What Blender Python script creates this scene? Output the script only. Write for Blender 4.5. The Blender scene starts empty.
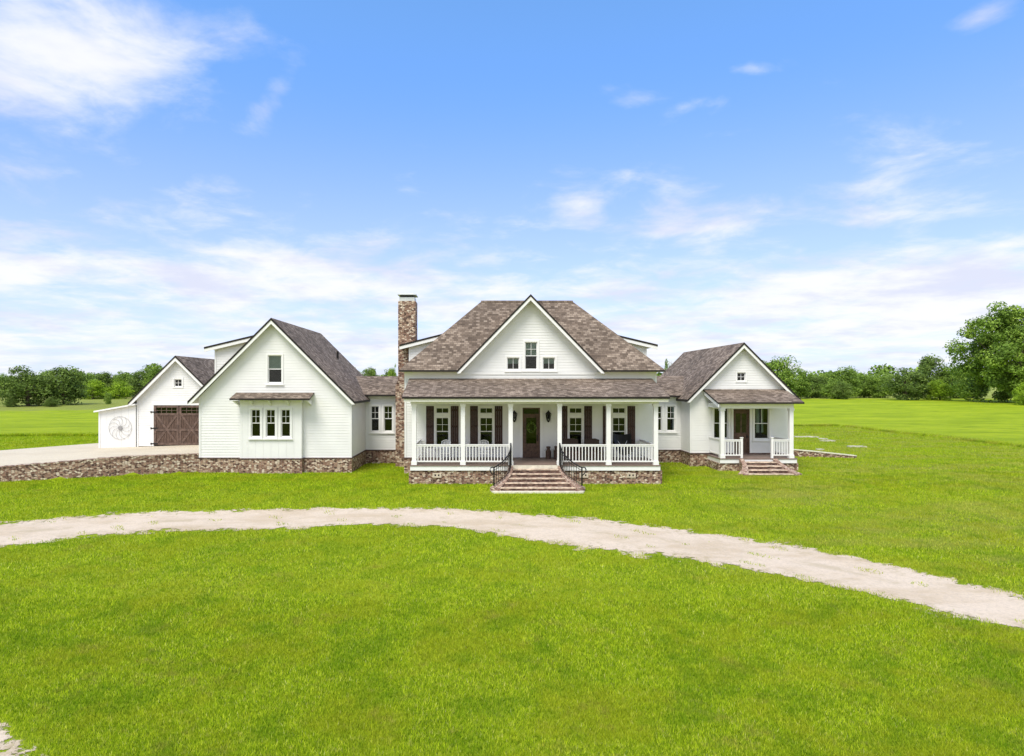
import bpy, math, random
import numpy as np
from mathutils import Vector
random.seed(7)
rng = np.random.default_rng(7)
R = math.radians
S = bpy.context.scene
COL = S.collection

# ------------------------------------------------------------------ camera
EYE = 4.62
cd = bpy.data.cameras.new('camera'); cam = bpy.data.objects.new('camera', cd); COL.objects.link(cam)
cam.location = (0, 0, EYE); cam.rotation_euler = (R(90), 0, 0)
cd.sensor_width = 36; cd.lens = 22.5; cd.shift_x = 0.0264; cd.shift_y = 0.0068
cd.clip_start = 0.1; cd.clip_end = 6000
S.camera = cam
S.render.resolution_x = 1024; S.render.resolution_y = 756
S.view_settings.view_transform = 'Standard'; S.view_settings.look = 'None'
S.view_settings.gamma = 1; S.view_settings.exposure = 0.75
S.view_settings.use_curve_mapping = False

# ------------------------------------------------------------------ light
SUN_EL, SUN_AZ = 58, 205          # azimuth measured from +Y clockwise: behind the camera, to the left
az = R(SUN_AZ); el = R(SUN_EL)
sdir = Vector((math.sin(az)*math.cos(el), math.cos(az)*math.cos(el), math.sin(el)))
sl = bpy.data.lights.new('sun', 'SUN'); sl.energy = 2.15; sl.angle = R(28); sl.color = (1, .95, .86)
so = bpy.data.objects.new('sun', sl); COL.objects.link(so)
so.rotation_euler = (-sdir).to_track_quat('-Z', 'Y').to_euler()

# ------------------------------------------------------------------ node helper
class NT:
    def __init__(s, tree): s.t = tree; s.n = tree.nodes; s.l = tree.links
    def node(s, typ, **kw):
        n = s.n.new(typ)
        for k, v in kw.items(): setattr(n, k, v)
        return n
    def put(s, sock, v):
        if hasattr(v, 'is_output') or isinstance(v, bpy.types.NodeSocket): s.l.new(v, sock)
        else: sock.default_value = v
    def m(s, op, a, b=None, c=None, clamp=False):
        n = s.node('ShaderNodeMath', operation=op, use_clamp=clamp)
        s.put(n.inputs[0], a)
        if b is not None: s.put(n.inputs[1], b)
        if c is not None: s.put(n.inputs[2], c)
        return n.outputs[0]
    def vm(s, op, a, b=None):
        n = s.node('ShaderNodeVectorMath', operation=op)
        s.put(n.inputs[0], a)
        if b is not None: s.put(n.inputs[1], b)
        return n.outputs['Value'] if op in ('DOT_PRODUCT', 'LENGTH', 'DISTANCE') else n.outputs[0]
    def ss(s, x, a, b, lo=0., hi=1.):
        n = s.node('ShaderNodeMapRange', interpolation_type='SMOOTHSTEP')
        s.put(n.inputs[0], x); s.put(n.inputs[1], a); s.put(n.inputs[2], b); s.put(n.inputs[3], lo); s.put(n.inputs[4], hi)
        return n.outputs[0]
    def mix(s, f, a, b, blend='MIX'):
        n = s.node('ShaderNodeMix', data_type='RGBA', blend_type=blend)
        s.put(n.inputs[0], f); s.put(n.inputs[6], col(a)); s.put(n.inputs[7], col(b))
        return n.outputs[2]
    def noise(s, vec, scale, detail=3., rough=.55, dist=0.):
        n = s.node('ShaderNodeTexNoise')
        s.put(n.inputs['Vector'], vec); n.inputs['Scale'].default_value = scale
        n.inputs['Detail'].default_value = detail; n.inputs['Roughness'].default_value = rough
        n.inputs['Distortion'].default_value = dist
        return n.outputs[0]
    def scale(s, vec, sc):
        return s.vm('MULTIPLY', vec, sc)
    def ramp(s, f, stops, interp='LINEAR'):
        n = s.node('ShaderNodeValToRGB'); n.color_ramp.interpolation = interp
        e = n.color_ramp.elements
        while len(e) < len(stops): e.new(.5)
        for i, (p, c) in enumerate(stops): e[i].position = p; e[i].color = col(c)
        s.put(n.inputs[0], f); return n.outputs[0]
def col(c):
    if isinstance(c, (tuple, list)) and len(c) == 3: return (*c, 1)
    return c
def material(name):
    m = bpy.data.materials.new(name); m.use_nodes = True
    t = NT(m.node_tree); b = m.node_tree.nodes['Principled BSDF']
    b.inputs['Specular IOR Level'].default_value = .3
    return m, t, b
def bump(t, b, h, dist, strength=1.):
    n = t.node('ShaderNodeBump'); n.inputs['Strength'].default_value = strength; n.inputs['Distance'].default_value = dist
    t.put(n.inputs['Height'], h); t.l.new(n.outputs[0], b.inputs['Normal'])

# ------------------------------------------------------------------ world: sky and clouds
w = bpy.data.worlds.new('World'); S.world = w; w.use_nodes = True
t = NT(w.node_tree); t.n.clear()
out = t.node('ShaderNodeOutputWorld'); bg = t.node('ShaderNodeBackground'); bg.inputs[1].default_value = .1
sky = t.node('ShaderNodeTexSky', sky_type='NISHITA'); sky.sun_disc = False
sky.sun_elevation = el; sky.sun_rotation = az; sky.altitude = 50; sky.air_density = 1.0; sky.dust_density = .6; sky.ozone_density = 2.
tc = t.node('ShaderNodeTexCoord'); D = t.vm('NORMALIZE', tc.outputs['Generated'])
sep = t.node('ShaderNodeSeparateXYZ'); t.put(sep.inputs[0], D); dz = sep.outputs[2]
up = t.m('MAXIMUM', dz, 0.)
# clouds lie on a layer overhead: foreshortened towards the horizon
comb = t.node('ShaderNodeCombineXYZ')
den = t.m('ADD', up, .13)
t.put(comb.inputs[0], t.m('DIVIDE', sep.outputs[0], den)); t.put(comb.inputs[1], t.m('DIVIDE', sep.outputs[1], den))
P = comb.outputs[0]
nA = t.noise(t.vm('ADD', P, (3.1, 7.7, 0)), 1.1, 7., .56, .35)
nB = t.noise(t.vm('ADD', P, (11.3, 2.2, 0)), 3.4, 6., .6, .3)
nA = t.m('ADD', t.m('MULTIPLY', nA, .5), t.m('MULTIPLY', nB, .5))
nA = t.m('ADD', t.m('MULTIPLY', t.m('SUBTRACT', nA, .5), 2.6), .5)
def pdir(u, v): return Vector(((u-485)/640, 1, (385-v)/640)).normalized()
bias = t.ss(dz, .05, .34, .40, -.16)
def blob(u, v, ru, rv, amp, tilt=0.):
    global bias
    c = pdir(u, v); amp = amp*1.35 if amp > 0 else amp; e1 = Vector((0, 0, 1)).cross(c).normalized()*-1; e2 = e1.cross(c)*-1
    ct, st = math.cos(R(tilt)), math.sin(R(tilt))
    a1 = (e1*ct+e2*st)/(ru/640*c.y); a2 = (e2*ct-e1*st)/(rv/640*c.y)
    d = t.vm('SUBTRACT', D, tuple(c))
    x = t.vm('DOT_PRODUCT', d, tuple(a1)); y = t.vm('DOT_PRODUCT', d, tuple(a2))
    q = t.m('SQRT', t.m('ADD', t.m('MULTIPLY', x, x), t.m('MULTIPLY', y, y)))
    bias = t.m('ADD', bias, t.ss(q, 1., 0., 0., amp))
blob(60, 40, 240, 130, .50, -10); blob(60, 110, 190, 70, .16); blob(15, 165, 80, 55, .2)
blob(265, 110, 90, 26, .3, -55); blob(205, 183, 65, 26, .28, -10)
blob(310, 202, 40, 18, .16); blob(300, 270, 220, 55, .24, -5)
blob(60, 270, 200, 40, .14); blob(583, 210, 44, 28, .28); blob(705, 222, 150, 55, .30)
blob(640, 100, 45, 12, .20); blob(745, 70, 45, 10, .22, 10); blob(900, 165, 95, 70, .26, 15); blob(800, 30, 60, 25, .1); blob(720, 95, 70, 22, .16)
blob(880, 215, 60, 18, .22); blob(985, 18, 55, 26, .34); blob(650, 42, 26, 14, .2)
blob(930, 290, 260, 65, .34, 8); blob(700, 330, 200, 40, .12)
blob(480, 110, 110, 130, -.2); blob(330, 225, 60, 30, -.05); blob(790, 110, 80, 60, -.12)
cl = t.m('ADD', nA, bias)
back = t.ss(sep.outputs[1], .35, -.25)          # unseen bright cloud added behind the camera as neutral fill for the porch
cl = t.m('ADD', cl, t.m('MULTIPLY', t.m('MAXIMUM', back, t.ss(dz, .56, .8)), .55)); fac = t.ss(cl, .48, 1.2)  # cloud overhead, out of view, also added to neutralise the light
shade = t.ss(t.noise(t.vm('ADD', P, (5., 1., 0)), 1.6, 5., .6), .42, .66, 0., 1.)
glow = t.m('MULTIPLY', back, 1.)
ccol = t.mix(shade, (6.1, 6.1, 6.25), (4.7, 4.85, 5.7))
ccol = t.mix(back, ccol, (7.5, 7.15, 6.7))  # the added rear cloud is made brighter and warmer for its fill
skc = t.mix(1., sky.outputs[0], t.mix(t.ss(dz, .18, .55), (.80, .99, 1.66), (1.05, 1.47, 1.80)), 'MULTIPLY')
skc = t.mix(t.ss(dz, .0, .45, .68, .0), skc, (4.6, 5.1, 6.2))
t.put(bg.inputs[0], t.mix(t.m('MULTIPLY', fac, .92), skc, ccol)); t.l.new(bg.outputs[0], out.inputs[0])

# ------------------------------------------------------------------ materials
def plain(name, c, rough=.6, var=.06, metal=0., scale=3.):
    m, t, b = material(name); b.inputs['Roughness'].default_value = rough; b.inputs['Metallic'].default_value = metal
    g = t.node('ShaderNodeTexCoord').outputs['Object']
    n = t.ss(t.noise(g, scale, 5.), .3, .7, 1-var, 1+var)
    cc = t.node('ShaderNodeCombineColor'); [t.put(i, n) for i in cc.inputs[:3]]
    t.put(b.inputs['Base Color'], t.mix(1., c, cc.outputs[0], 'MULTIPLY')); return m
M = {}
M['white'] = plain('white_paint', (.78, .772, .755), .5, .03, 0, 1.2)
M['trim'] = plain('white_trim', (.82, .81, .79), .45, .02)
M['soffit'] = plain('cream_soffit', (.66, .65, .56), .6, .03)
M['edge'] = plain('dark_drip_edge', (.018, .014, .012), .5, .1)
M['black'] = plain('black_iron', (.012, .012, .013), .45, .1)
M['shutter'] = plain('dark_stained_wood', (.05, .024, .018), .5, .35, 0, 9)
M['deck'] = plain('brown_porch_boards', (.20, .145, .12), .6, .15)
M['dark_room'] = plain('painted_room_dark', (.04, .036, .032), .9, .7, 0, .9)  # dark colour stands in for unlit rooms on the backing behind the windows
M['shade'] = plain('roller_shade', (.74, .80, .76), .8, .05)
M['metal'] = plain('galvanised_metal', (.6, .62, .62), .45, .08, .3)
M['wicker'] = plain('brown_wicker', (.05, .032, .024), .75, .3, 0, 30)
M['wire'] = plain('grey_wire', (.34, .33, .33), .5, .1, .3)
M['cream_stone'] = plain('limestone', (.66, .62, .50), .8, .14, 0, 4)
M['trunk'] = plain('bark', (.11, .085, .06), .9, .3, 0, 2)
M['vent_block'] = plain('tan_vent_block', (.55, .46, .36), .8, .1)
M['slab'] = plain('weathered_slab', (.47, .45, .33), .85, .2, 0, 4)
M['can'] = plain('aged_copper_can', (.10, .06, .045), .6, .3, .3, 12)

def roof_mat():
    m, t, b = material('asphalt_shingles'); b.inputs['Roughness'].default_value = .9
    uv = t.node('ShaderNodeUVMap').outputs[0]
    br = t.node('ShaderNodeTexBrick'); t.put(br.inputs['Vector'], uv); br.inputs['Scale'].default_value = 1
    br.inputs['Brick Width'].default_value = .21; br.inputs['Row Height'].default_value = .145
    br.inputs['Mortar Size'].default_value = .006; br.inputs['Mortar Smooth'].default_value = .2; br.inputs['Bias'].default_value = 0
    br.inputs['Color1'].default_value = (0, 0, 0, 1); br.inputs['Color2'].default_value = (1, 1, 1, 1); br.inputs['Mortar'].default_value = (.5, .5, .5, 1)
    br.offset_frequency = 2; br.offset = .37
    r = t.ramp(br.outputs[0], [(0, (.09, .066, .048)), (.35, (.155, .116, .086)), (.6, (.21, .16, .12)), (1, (.34, .27, .21))])
    n = t.ss(t.noise(uv, 2.2, 6., .7), .35, .68)
    r = t.mix(t.m('MULTIPLY', n, .4), r, (.16, .12, .092))
    n2 = t.ss(t.noise(uv, .45, 3.), .35, .7, .85, 1.12)
    cc = t.node('ShaderNodeCombineColor'); [t.put(i, n2) for i in cc.inputs[:3]]
    r = t.mix(1., r, cc.outputs[0], 'MULTIPLY')
    r = t.mix(br.outputs['Fac'], r, (.08, .06, .05))
    t.put(b.inputs['Base Color'], r)
    bump(t, b, t.m('SUBTRACT', br.outputs[0], br.outputs['Fac']), .015, .8); return m
M['roof'] = roof_mat()

def stone_mat(name, sx, sy, mortar, stops):
    m, t, b = material(name); b.inputs['Roughness'].default_value = .85
    uv = t.node('ShaderNodeUVMap').outputs[0]
    wob = t.node('ShaderNodeTexNoise'); t.put(wob.inputs['Vector'], uv); wob.inputs['Scale'].default_value = 2.5
    v = t.vm('ADD', t.scale(uv, (sx, sy, 1)), t.scale(wob.outputs[1], (.5, .5, 0)))
    a = t.node('ShaderNodeTexVoronoi', voronoi_dimensions='2D'); t.put(a.inputs['Vector'], v); a.inputs['Scale'].default_value = 1; a.inputs['Randomness'].default_value = .85
    e = t.node('ShaderNodeTexVoronoi', voronoi_dimensions='2D', feature='DISTANCE_TO_EDGE'); t.put(e.inputs['Vector'], v); e.inputs['Scale'].default_value = 1; e.inputs['Randomness'].default_value = .85
    s = t.node('ShaderNodeSeparateColor'); t.put(s.inputs[0], a.outputs['Color'])
    c = t.ramp(s.outputs[0], stops)
    c = t.mix(t.ss(t.noise(uv, 14., 4.), .35, .7, 0., .35), c, (.09, .06, .05))
    k = t.ss(e.outputs[0], .03, .11)
    t.put(b.inputs['Base Color'], t.mix(k, mortar, c))
    bump(t, b, t.m('MULTIPLY', k, t.m('ADD', s.outputs[1], .8)), .03, .9); return m
ST = [(0, (.07, .036, .026)), (.22, (.17, .085, .058)), (.42, (.32, .18, .125)), (.6, (.46, .30, .21)), (.78, (.60, .45, .33)), (1, (.82, .70, .56))]
M['stone'] = stone_mat('mixed_rubble_stone', 7.5, 12., (.34, .26, .20), ST)
M['brick'] = stone_mat('old_brick', 4.5, 13., (.42, .34, .27), [(0, (.11, .05, .04)), (.4, (.30, .16, .12)), (.75, (.50, .34, .26)), (1, (.72, .60, .48))])
M['cap'] = stone_mat('dark_stone_cap', 5., 9., (.1, .07, .06), [(0, (.08, .05, .045)), (1, (.2, .13, .11))])

def wood_door_mat():
    m, t, b = material('stained_planks'); b.inputs['Roughness'].default_value = .6
    uv = t.node('ShaderNodeUVMap').outputs[0]
    n = t.noise(t.scale(uv, (10, 1.2, 1)), 1.6, 6., .65)
    t.put(b.inputs['Base Color'], t.ramp(n, [(.25, (.035, .02, .014)), (.5, (.095, .058, .042)), (.75, (.18, .12, .09))]))
    bump(t, b, n, .006); return m
M['planks'] = wood_door_mat()
M['brace'] = plain('stained_brace', (.13, .085, .066), .6, .35, 0, 6)
M['doorwood'] = plain('dark_door_wood', (.10, .055, .036), .45, .35, 0, 7)

def glass_mat():
    m, t, b = material('window_glass'); t.n.remove(b)
    o = t.n['Material Output']
    g = t.node('ShaderNodeBsdfGlossy'); g.inputs['Roughness'].default_value = .02
    bm = t.node('ShaderNodeBump'); bm.inputs['Distance'].default_value = .02; bm.inputs['Strength'].default_value = .12
    t.put(bm.inputs['Height'], t.noise(t.node('ShaderNodeTexCoord').outputs['Object'], 1.5, 1.)); t.l.new(bm.outputs[0], g.inputs['Normal'])
    tr = t.node('ShaderNodeBsdfTransparent'); tr.inputs[0].default_value = (.72, .76, .72, 1)
    fr = t.node('ShaderNodeFresnel'); fr.inputs[0].default_value = 1.42
    mx = t.node('ShaderNodeMixShader'); t.l.new(fr.outputs[0], mx.inputs[0]); t.l.new(tr.outputs[0], mx.inputs[1]); t.l.new(g.outputs[0], mx.inputs[2])
    t.l.new(mx.outputs[0], o.inputs[0]); return m
M['glass'] = glass_mat()

def lawn_mat(name, tall):
    m, t, b = material(name); b.inputs['Roughness'].default_value = .9; b.inputs['Specular IOR Level'].default_value = .1
    g = t.node('ShaderNodeNewGeometry').outputs['Position']
    n1 = t.noise(g, .16, 5., .6); n2 = t.noise(g, 1.1, 5., .65); n3 = t.noise(g, 13., 4., .7)
    if tall:
        c = t.ramp(t.noise(t.scale(g, (.5, 1., 1.)), .22, 7., .68), [(.36, (.225, .31, .010)), (.5, (.285, .375, .012)), (.64, (.355, .43, .018))])
        c = t.mix(t.ss(t.noise(t.scale(g, (.4, 1., 1.)), .55, 5., .7), .48, .7, 0., .6), c, (.16, .24, .010))
        y = t.node('ShaderNodeSeparateXYZ'); t.put(y.inputs[0], g)
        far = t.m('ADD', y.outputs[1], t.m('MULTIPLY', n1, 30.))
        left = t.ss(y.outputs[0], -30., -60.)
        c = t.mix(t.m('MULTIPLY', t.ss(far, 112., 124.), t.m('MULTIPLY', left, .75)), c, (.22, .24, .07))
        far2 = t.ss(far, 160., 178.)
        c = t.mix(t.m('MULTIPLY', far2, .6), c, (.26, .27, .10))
    else:
        c = t.ramp(n2, [(.3, (.15, .21, .008)), (.5, (.21, .28, .010)), (.7, (.28, .35, .014))])
        c = t.mix(t.ss(n1, .48, .68, 0., .55), c, (.30, .33, .03))
        c = t.mix(t.ss(n3, .45, .75, 0., .5), c, (.10, .13, .012))
        x = t.node('ShaderNodeSeparateXYZ'); t.put(x.inputs[0], g)
        k = t.m('MULTIPLY', t.ss(x.outputs[0], 3., 14.), t.ss(t.noise(t.scale(g, (.5, 1., 1.)), .3, 5.), .45, .62, 0., .5))
        c = t.mix(k, c, (.24, .23, .06))
    t.put(b.inputs['Base Color'], c)
    bump(t, b, t.m('ADD', n2, t.m('MULTIPLY', n3, .5)), .25 if tall else .06, .8); return m
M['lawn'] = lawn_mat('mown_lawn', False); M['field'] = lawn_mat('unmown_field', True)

def blade_mat():
    m, t, b = material('grass_blades'); b.inputs['Roughness'].default_value = .7; b.inputs['Specular IOR Level'].default_value = .15
    a = t.node('ShaderNodeAttribute', attribute_name='tone')
    g = t.node('ShaderNodeNewGeometry').outputs['Position']
    c = t.ramp(a.outputs['Fac'], [(0, (.13, .21, .007)), (.3, (.31, .45, .012)), (.65, (.60, .72, .022)), (.85, (.74, .79, .07)), (1, (.82, .77, .32))])
    sx_ = t.node('ShaderNodeSeparateXYZ'); t.put(sx_.inputs[0], g)
    dry = t.m('MULTIPLY', t.m('MULTIPLY', t.ss(sx_.outputs[0], 3., 14.), t.ss(sx_.outputs[1], 14., 19.)), t.ss(t.noise(t.scale(g, (.35, 1., 1.)), .5, 6., .7), .42, .62, 0., .55))
    c = t.mix(dry, c, (.52, .45, .13))
    n5 = t.noise(g, 5.5, 4., .75)
    c = t.mix(t.ss(n5, .54, .68, 0., .55), c, (.13, .22, .006)); c = t.mix(t.ss(t.noise(t.vm('ADD', g, (7., 3., 0.)), 7., 4., .75), .55, .68, 0., .5), c, (.62, .56, .16))
    n = t.noise(g, .55, 5., .65)
    c = t.mix(t.ss(n, .45, .6, 0., .55), c, (.40, .43, .02))
    n2 = t.noise(t.vm('ADD', g, (40., 9., 0.)), 1.3, 5., .7)
    c = t.mix(t.ss(n2, .55, .68, 0., .38), c, (.42, .33, .09))
    n3 = t.noise(t.vm('ADD', g, (4., 19., 0.)), .9, 4., .6)
    c = t.mix(t.ss(n3, .5, .64, 0., .5), c, (.16, .31, .008))
    t.put(b.inputs['Base Color'], c)
    tl = t.node('ShaderNodeBsdfTranslucent'); t.put(tl.inputs[0], c)
    mx = t.node('ShaderNodeMixShader'); mx.inputs[0].default_value = .4
    t.l.new(b.outputs[0], mx.inputs[1]); t.l.new(tl.outputs[0], mx.inputs[2]); t.l.new(mx.outputs[0], t.n['Material Output'].inputs[0]); return m
M['blades'] = blade_mat()

def leaf_mat(name, lo, mid, hi):
    m, t, b = material(name); b.inputs['Roughness'].default_value = .65; b.inputs['Specular IOR Level'].default_value = .2
    a = t.node('ShaderNodeAttribute', attribute_name='tone')
    c = t.ramp(a.outputs['Fac'], [(0, lo), (.5, mid), (1, hi)])
    t.put(b.inputs['Base Color'], c)
    tl = t.node('ShaderNodeBsdfTranslucent'); t.put(tl.inputs[0], c)
    mx = t.node('ShaderNodeMixShader'); mx.inputs[0].default_value = .22
    t.l.new(b.outputs[0], mx.inputs[1]); t.l.new(tl.outputs[0], mx.inputs[2]); t.l.new(mx.outputs[0], t.n['Material Output'].inputs[0]); return m
M['leaf_dark'] = leaf_mat('dark_foliage', (.07, .115, .022), (.15, .23, .045), (.28, .38, .075))
M['leaf_mid'] = leaf_mat('green_foliage', (.10, .17, .025), (.22, .34, .05), (.38, .51, .075))
M['leaf_bright'] = leaf_mat('bright_foliage', (.17, .28, .016), (.31, .46, .03), (.44, .60, .05))

def gravel_mat(name, c1, c2, edge):
    m, t, b = material(name); b.inputs['Roughness'].default_value = .95
    g = t.node('ShaderNodeNewGeometry').outputs['Position']
    n1 = t.noise(t.scale(g, (.5, 1., 1.)), .8, 6., .65); n2 = t.noise(g, 16., 4., .8); n3 = t.noise(g, 2.6, 5., .7)
    c = t.mix(t.ss(n1, .4, .66, 0., .8), c1, c2)
    c = t.mix(t.ss(n2, .4, .72, 0., .5), c, (.34, .29, .24))
    if edge:
        ea = t.node('ShaderNodeAttribute', attribute_name='edge').outputs['Fac']
        c = t.mix(t.m('MULTIPLY', t.ss(n3, .46, .66, 0., .7), t.ss(ea, .75, .25, .15, 1.)), c, (.36, .29, .17))
        mid = t.m('MULTIPLY', t.ss(ea, .82, .98), t.ss(t.noise(g, .7, 4., .7), .48, .6, 0., .6)); c = t.mix(mid, c, (.40, .33, .22))
    t.put(b.inputs['Base Color'], c); bump(t, b, n2, .02, .6)
    if edge:
        a = t.node('ShaderNodeAttribute', attribute_name='edge')
        k = t.m('ADD', a.outputs['Fac'], t.m('MULTIPLY', t.m('SUBTRACT', t.noise(g, 1.5, 6., .72), .5), 1.5))
        hit = t.ss(k, .16, .24)
        tr = t.node('ShaderNodeBsdfTransparent'); mx = t.node('ShaderNodeMixShader')
        t.put(mx.inputs[0], hit); t.l.new(tr.outputs[0], mx.inputs[1]); t.l.new(b.outputs[0], mx.inputs[2]); t.l.new(mx.outputs[0], t.n['Material Output'].inputs[0])
    return m
M['gravel'] = gravel_mat('pale_gravel', (.62, .515, .40), (.49, .385, .26), True)
M['concrete'] = gravel_mat('tan_concrete', (.60, .53, .40), (.53, .46, .34), False)

# ------------------------------------------------------------------ mesh helpers
class MB:
    def __init__(s): s.v = []; s.f = []; s.mi = []; s.mats = []
    def mat(s, m):
        m = M[m] if isinstance(m, str) else m
        if m not in s.mats: s.mats.append(m)
        return s.mats.index(m)
    def poly(s, pts, m=None):
        i = len(s.v); s.v += [tuple(p) for p in pts]; s.f.append(list(range(i, i+len(pts)))); s.mi.append(s.mat(m) if m else 0)
    def box(s, x0, x1, y0, y1, z0, z1, m=None):
        x0, x1 = sorted((x0, x1)); y0, y1 = sorted((y0, y1)); z0, z1 = sorted((z0, z1))
        P = [(x, y, z) for z in (z0, z1) for y in (y0, y1) for x in (x0, x1)]
        for q in ((0, 2, 3, 1), (4, 5, 7, 6), (0, 1, 5, 4), (2, 6, 7, 3), (0, 4, 6, 2), (1, 3, 7, 5)): s.poly([P[k] for k in q], m)
    def prism(s, pts, vec, m=None, mtop=None, mbot=None):
        a = [Vector(p) for p in pts]; v = Vector(vec); b = [p+v for p in a]
        s.poly(a, mtop or m); s.poly(b[::-1], mbot or m)
        for i in range(len(a)):
            j = (i+1) % len(a); s.poly([a[j], a[i], b[i], b[j]], m)
    def tube(s, pts, r, m=None, n=6, closed=False):
        pts = [Vector(p) for p in pts]; rings = []; rr = r if isinstance(r, (list, tuple)) else [r]*len(pts)
        for i, p in enumerate(pts):
            if closed: d = pts[(i+1) % len(pts)]-pts[i-1]
            else: d = pts[min(i+1, len(pts)-1)]-pts[max(i-1, 0)]
            d.normalize(); a = Vector((0, 0, 1)) if abs(d.z) < .9 else Vector((1, 0, 0))
            u = d.cross(a).normalized(); v = d.cross(u)
            rings.append([p+(u*math.cos(2*math.pi*k/n)+v*math.sin(2*math.pi*k/n))*rr[i] for k in range(n)])
        R_ = len(rings)
        for i in range(R_ if closed else R_-1):
            A, B = rings[i], rings[(i+1) % R_]
            for k in range(n): s.poly([A[k], A[(k+1) % n], B[(k+1) % n], B[k]], m)
        if not closed: s.poly(rings[0][::-1], m); s.poly(rings[-1], m)
    def lathe(s, cx, cy, prof, n=14, m=None):
        rings = [[(cx+r*math.cos(2*math.pi*k/n), cy+r*math.sin(2*math.pi*k/n), z) for k in range(n)] for r, z in prof]
        for A, B in zip(rings, rings[1:]):
            for k in range(n): s.poly([A[k], A[(k+1) % n], B[(k+1) % n], B[k]], m)
        s.poly(rings[0][::-1], m); s.poly(rings[-1], m)
    def build(s, name, m, parent=None, smooth=False):
        me = bpy.data.meshes.new(name)
        me.from_pydata([tuple(v) for v in s.v], [], s.f)
        if s.mats:
            for mm in s.mats: me.materials.append(mm)
            me.polygons.foreach_set('material_index', s.mi)
        else: me.materials.append(M[m])
        uvl = me.uv_layers.new(name='UVMap'); Z = Vector((0, 0, 1))
        for p in me.polygons:
            n = p.normal
            u = Vector((1, 0, 0)) if abs(n.z) > .999 else Z.cross(n).normalized()
            v = n.cross(u)
            for li in p.loop_indices:
                co = me.vertices[me.loops[li].vertex_index].co; uvl.data[li].uv = (co.dot(u), co.dot(v))
        if smooth: me.polygons.foreach_set('use_smooth', [True]*len(me.polygons))
        o = bpy.data.objects.new(name, me); COL.objects.link(o)
        if parent:
            o.parent = parent
            if parent.type == 'EMPTY': me.transform(__import__('mathutils').Matrix.Translation(-parent.location))
            else: pass
        return o
def tag(o, label=None, cat=None, group=None, kind=None):
    for k, v in (('label', label), ('category', cat), ('group', group), ('kind', kind)):
        if v: o[k] = v
    return o
def empty(name, loc, label, cat, group=None):
    o = bpy.data.objects.new(name, None); COL.objects.link(o); o.location = loc; o.empty_display_size = .3
    return tag(o, label, cat, group)
# children of a mesh part (sub-parts) need the same origin shift as their part
def sub(mb, name, m, part, root, smooth=False):
    o = mb.build(name, m, None, smooth); o.data.transform(__import__('mathutils').Matrix.Translation(-root.location)); o.parent = part; return o

def clip(poly, ax, val, keep_greater):
    out = []
    for i in range(len(poly)):
        a, b = poly[i-1], poly[i]
        fa = (a[ax]-val)*(1 if keep_greater else -1); fb = (b[ax]-val)*(1 if keep_greater else -1)
        if (fa >= 0) != (fb >= 0):
            k = fa/(fa-fb); out.append((a[0]+(b[0]-a[0])*k, a[1]+(b[1]-a[1])*k))
        if fb >= 0: out.append(b)
    return out
def siding(mb, O, U, N, poly, holes=(), e=.142, kind='lap', m=None):
    O, U, N = Vector(O), Vector(U), Vector(N); ax = 1 if kind == 'lap' else 0; ot = 1-ax
    lo = min(p[ax] for p in poly); hi = max(p[ax] for p in poly)
    P = lambda q, off: O+U*q[0]+Vector((0, 0, q[1]))+N*off
    k = 0
    while lo+k*e < hi:
        zi = lo+k*e; k += 1
        if kind == 'lap': segs = [(zi, min(zi+e, hi), None)]
        else: segs = [(zi, zi+.012, 0.), (zi+.012, min(zi+e, hi), .012)]
        for (a, b, flat) in segs:
            cuts = sorted({a, b, *[c for h in holes for c in (h[2*ax], h[2*ax+1]) if a < c < b]})
            for c0, c1 in zip(cuts, cuts[1:]):
                band = clip(clip(list(poly), ax, c0, True), ax, c1, False)
                if len(band) < 3: continue
                cm = (c0+c1)/2
                hs = sorted((h[2*ot], h[2*ot+1]) for h in holes if h[2*ax] < cm < h[2*ax+1])
                cur = -1e9
                for h0, h1 in hs+[(1e9, 1e9)]:
                    pc = band
                    if cur > -1e8: pc = clip(pc, ot, cur, True)
                    if h0 < 1e8 and len(pc) > 2: pc = clip(pc, ot, h0, False)
                    cur = h1
                    if len(pc) < 3: continue
                    if kind == 'lap':
                        mb.poly([P(q, .015*(1-(q[1]-zi)/e)) for q in pc], m)
                        if c0 == zi:
                            bt = [q[0] for q in pc if abs(q[1]-zi) < 1e-6]
                            if len(bt) >= 2:
                                u0, u1 = min(bt), max(bt); mb.poly([P((u0, zi), 0), P((u1, zi), 0), P((u1, zi), .015), P((u0, zi), .015)], m)
                    else:
                        mb.poly([P(q, flat) for q in pc], m)
                        if flat:
                            for s_ in (a, b):
                                bt = [q[1] for q in pc if abs(q[0]-s_) < 1e-6]
                                if len(bt) >= 2: mb.poly([P((s_, min(bt)), 0), P((s_, max(bt)), 0), P((s_, max(bt)), .012), P((s_, min(bt)), .012)], m)

def np_mesh(name, V, F, mats, tone=None, attr='tone'):
    me = bpy.data.meshes.new(name); n = F.shape[1]
    me.vertices.add(len(V)); me.vertices.foreach_set('co', V.astype(np.float32).ravel())
    me.loops.add(F.size); me.loops.foreach_set('vertex_index', F.astype(np.int32).ravel())
    me.polygons.add(len(F)); me.polygons.foreach_set('loop_start', np.arange(0, F.size, n, dtype=np.int32))
    me.polygons.foreach_set('loop_total', np.full(len(F), n, dtype=np.int32))
    me.update(calc_edges=True)
    if tone is not None:
        a = me.attributes.new(attr, 'FLOAT', 'POINT'); a.data.foreach_set('value', tone.astype(np.float32))
    for m in mats: me.materials.append(M[m])
    return me

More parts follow.
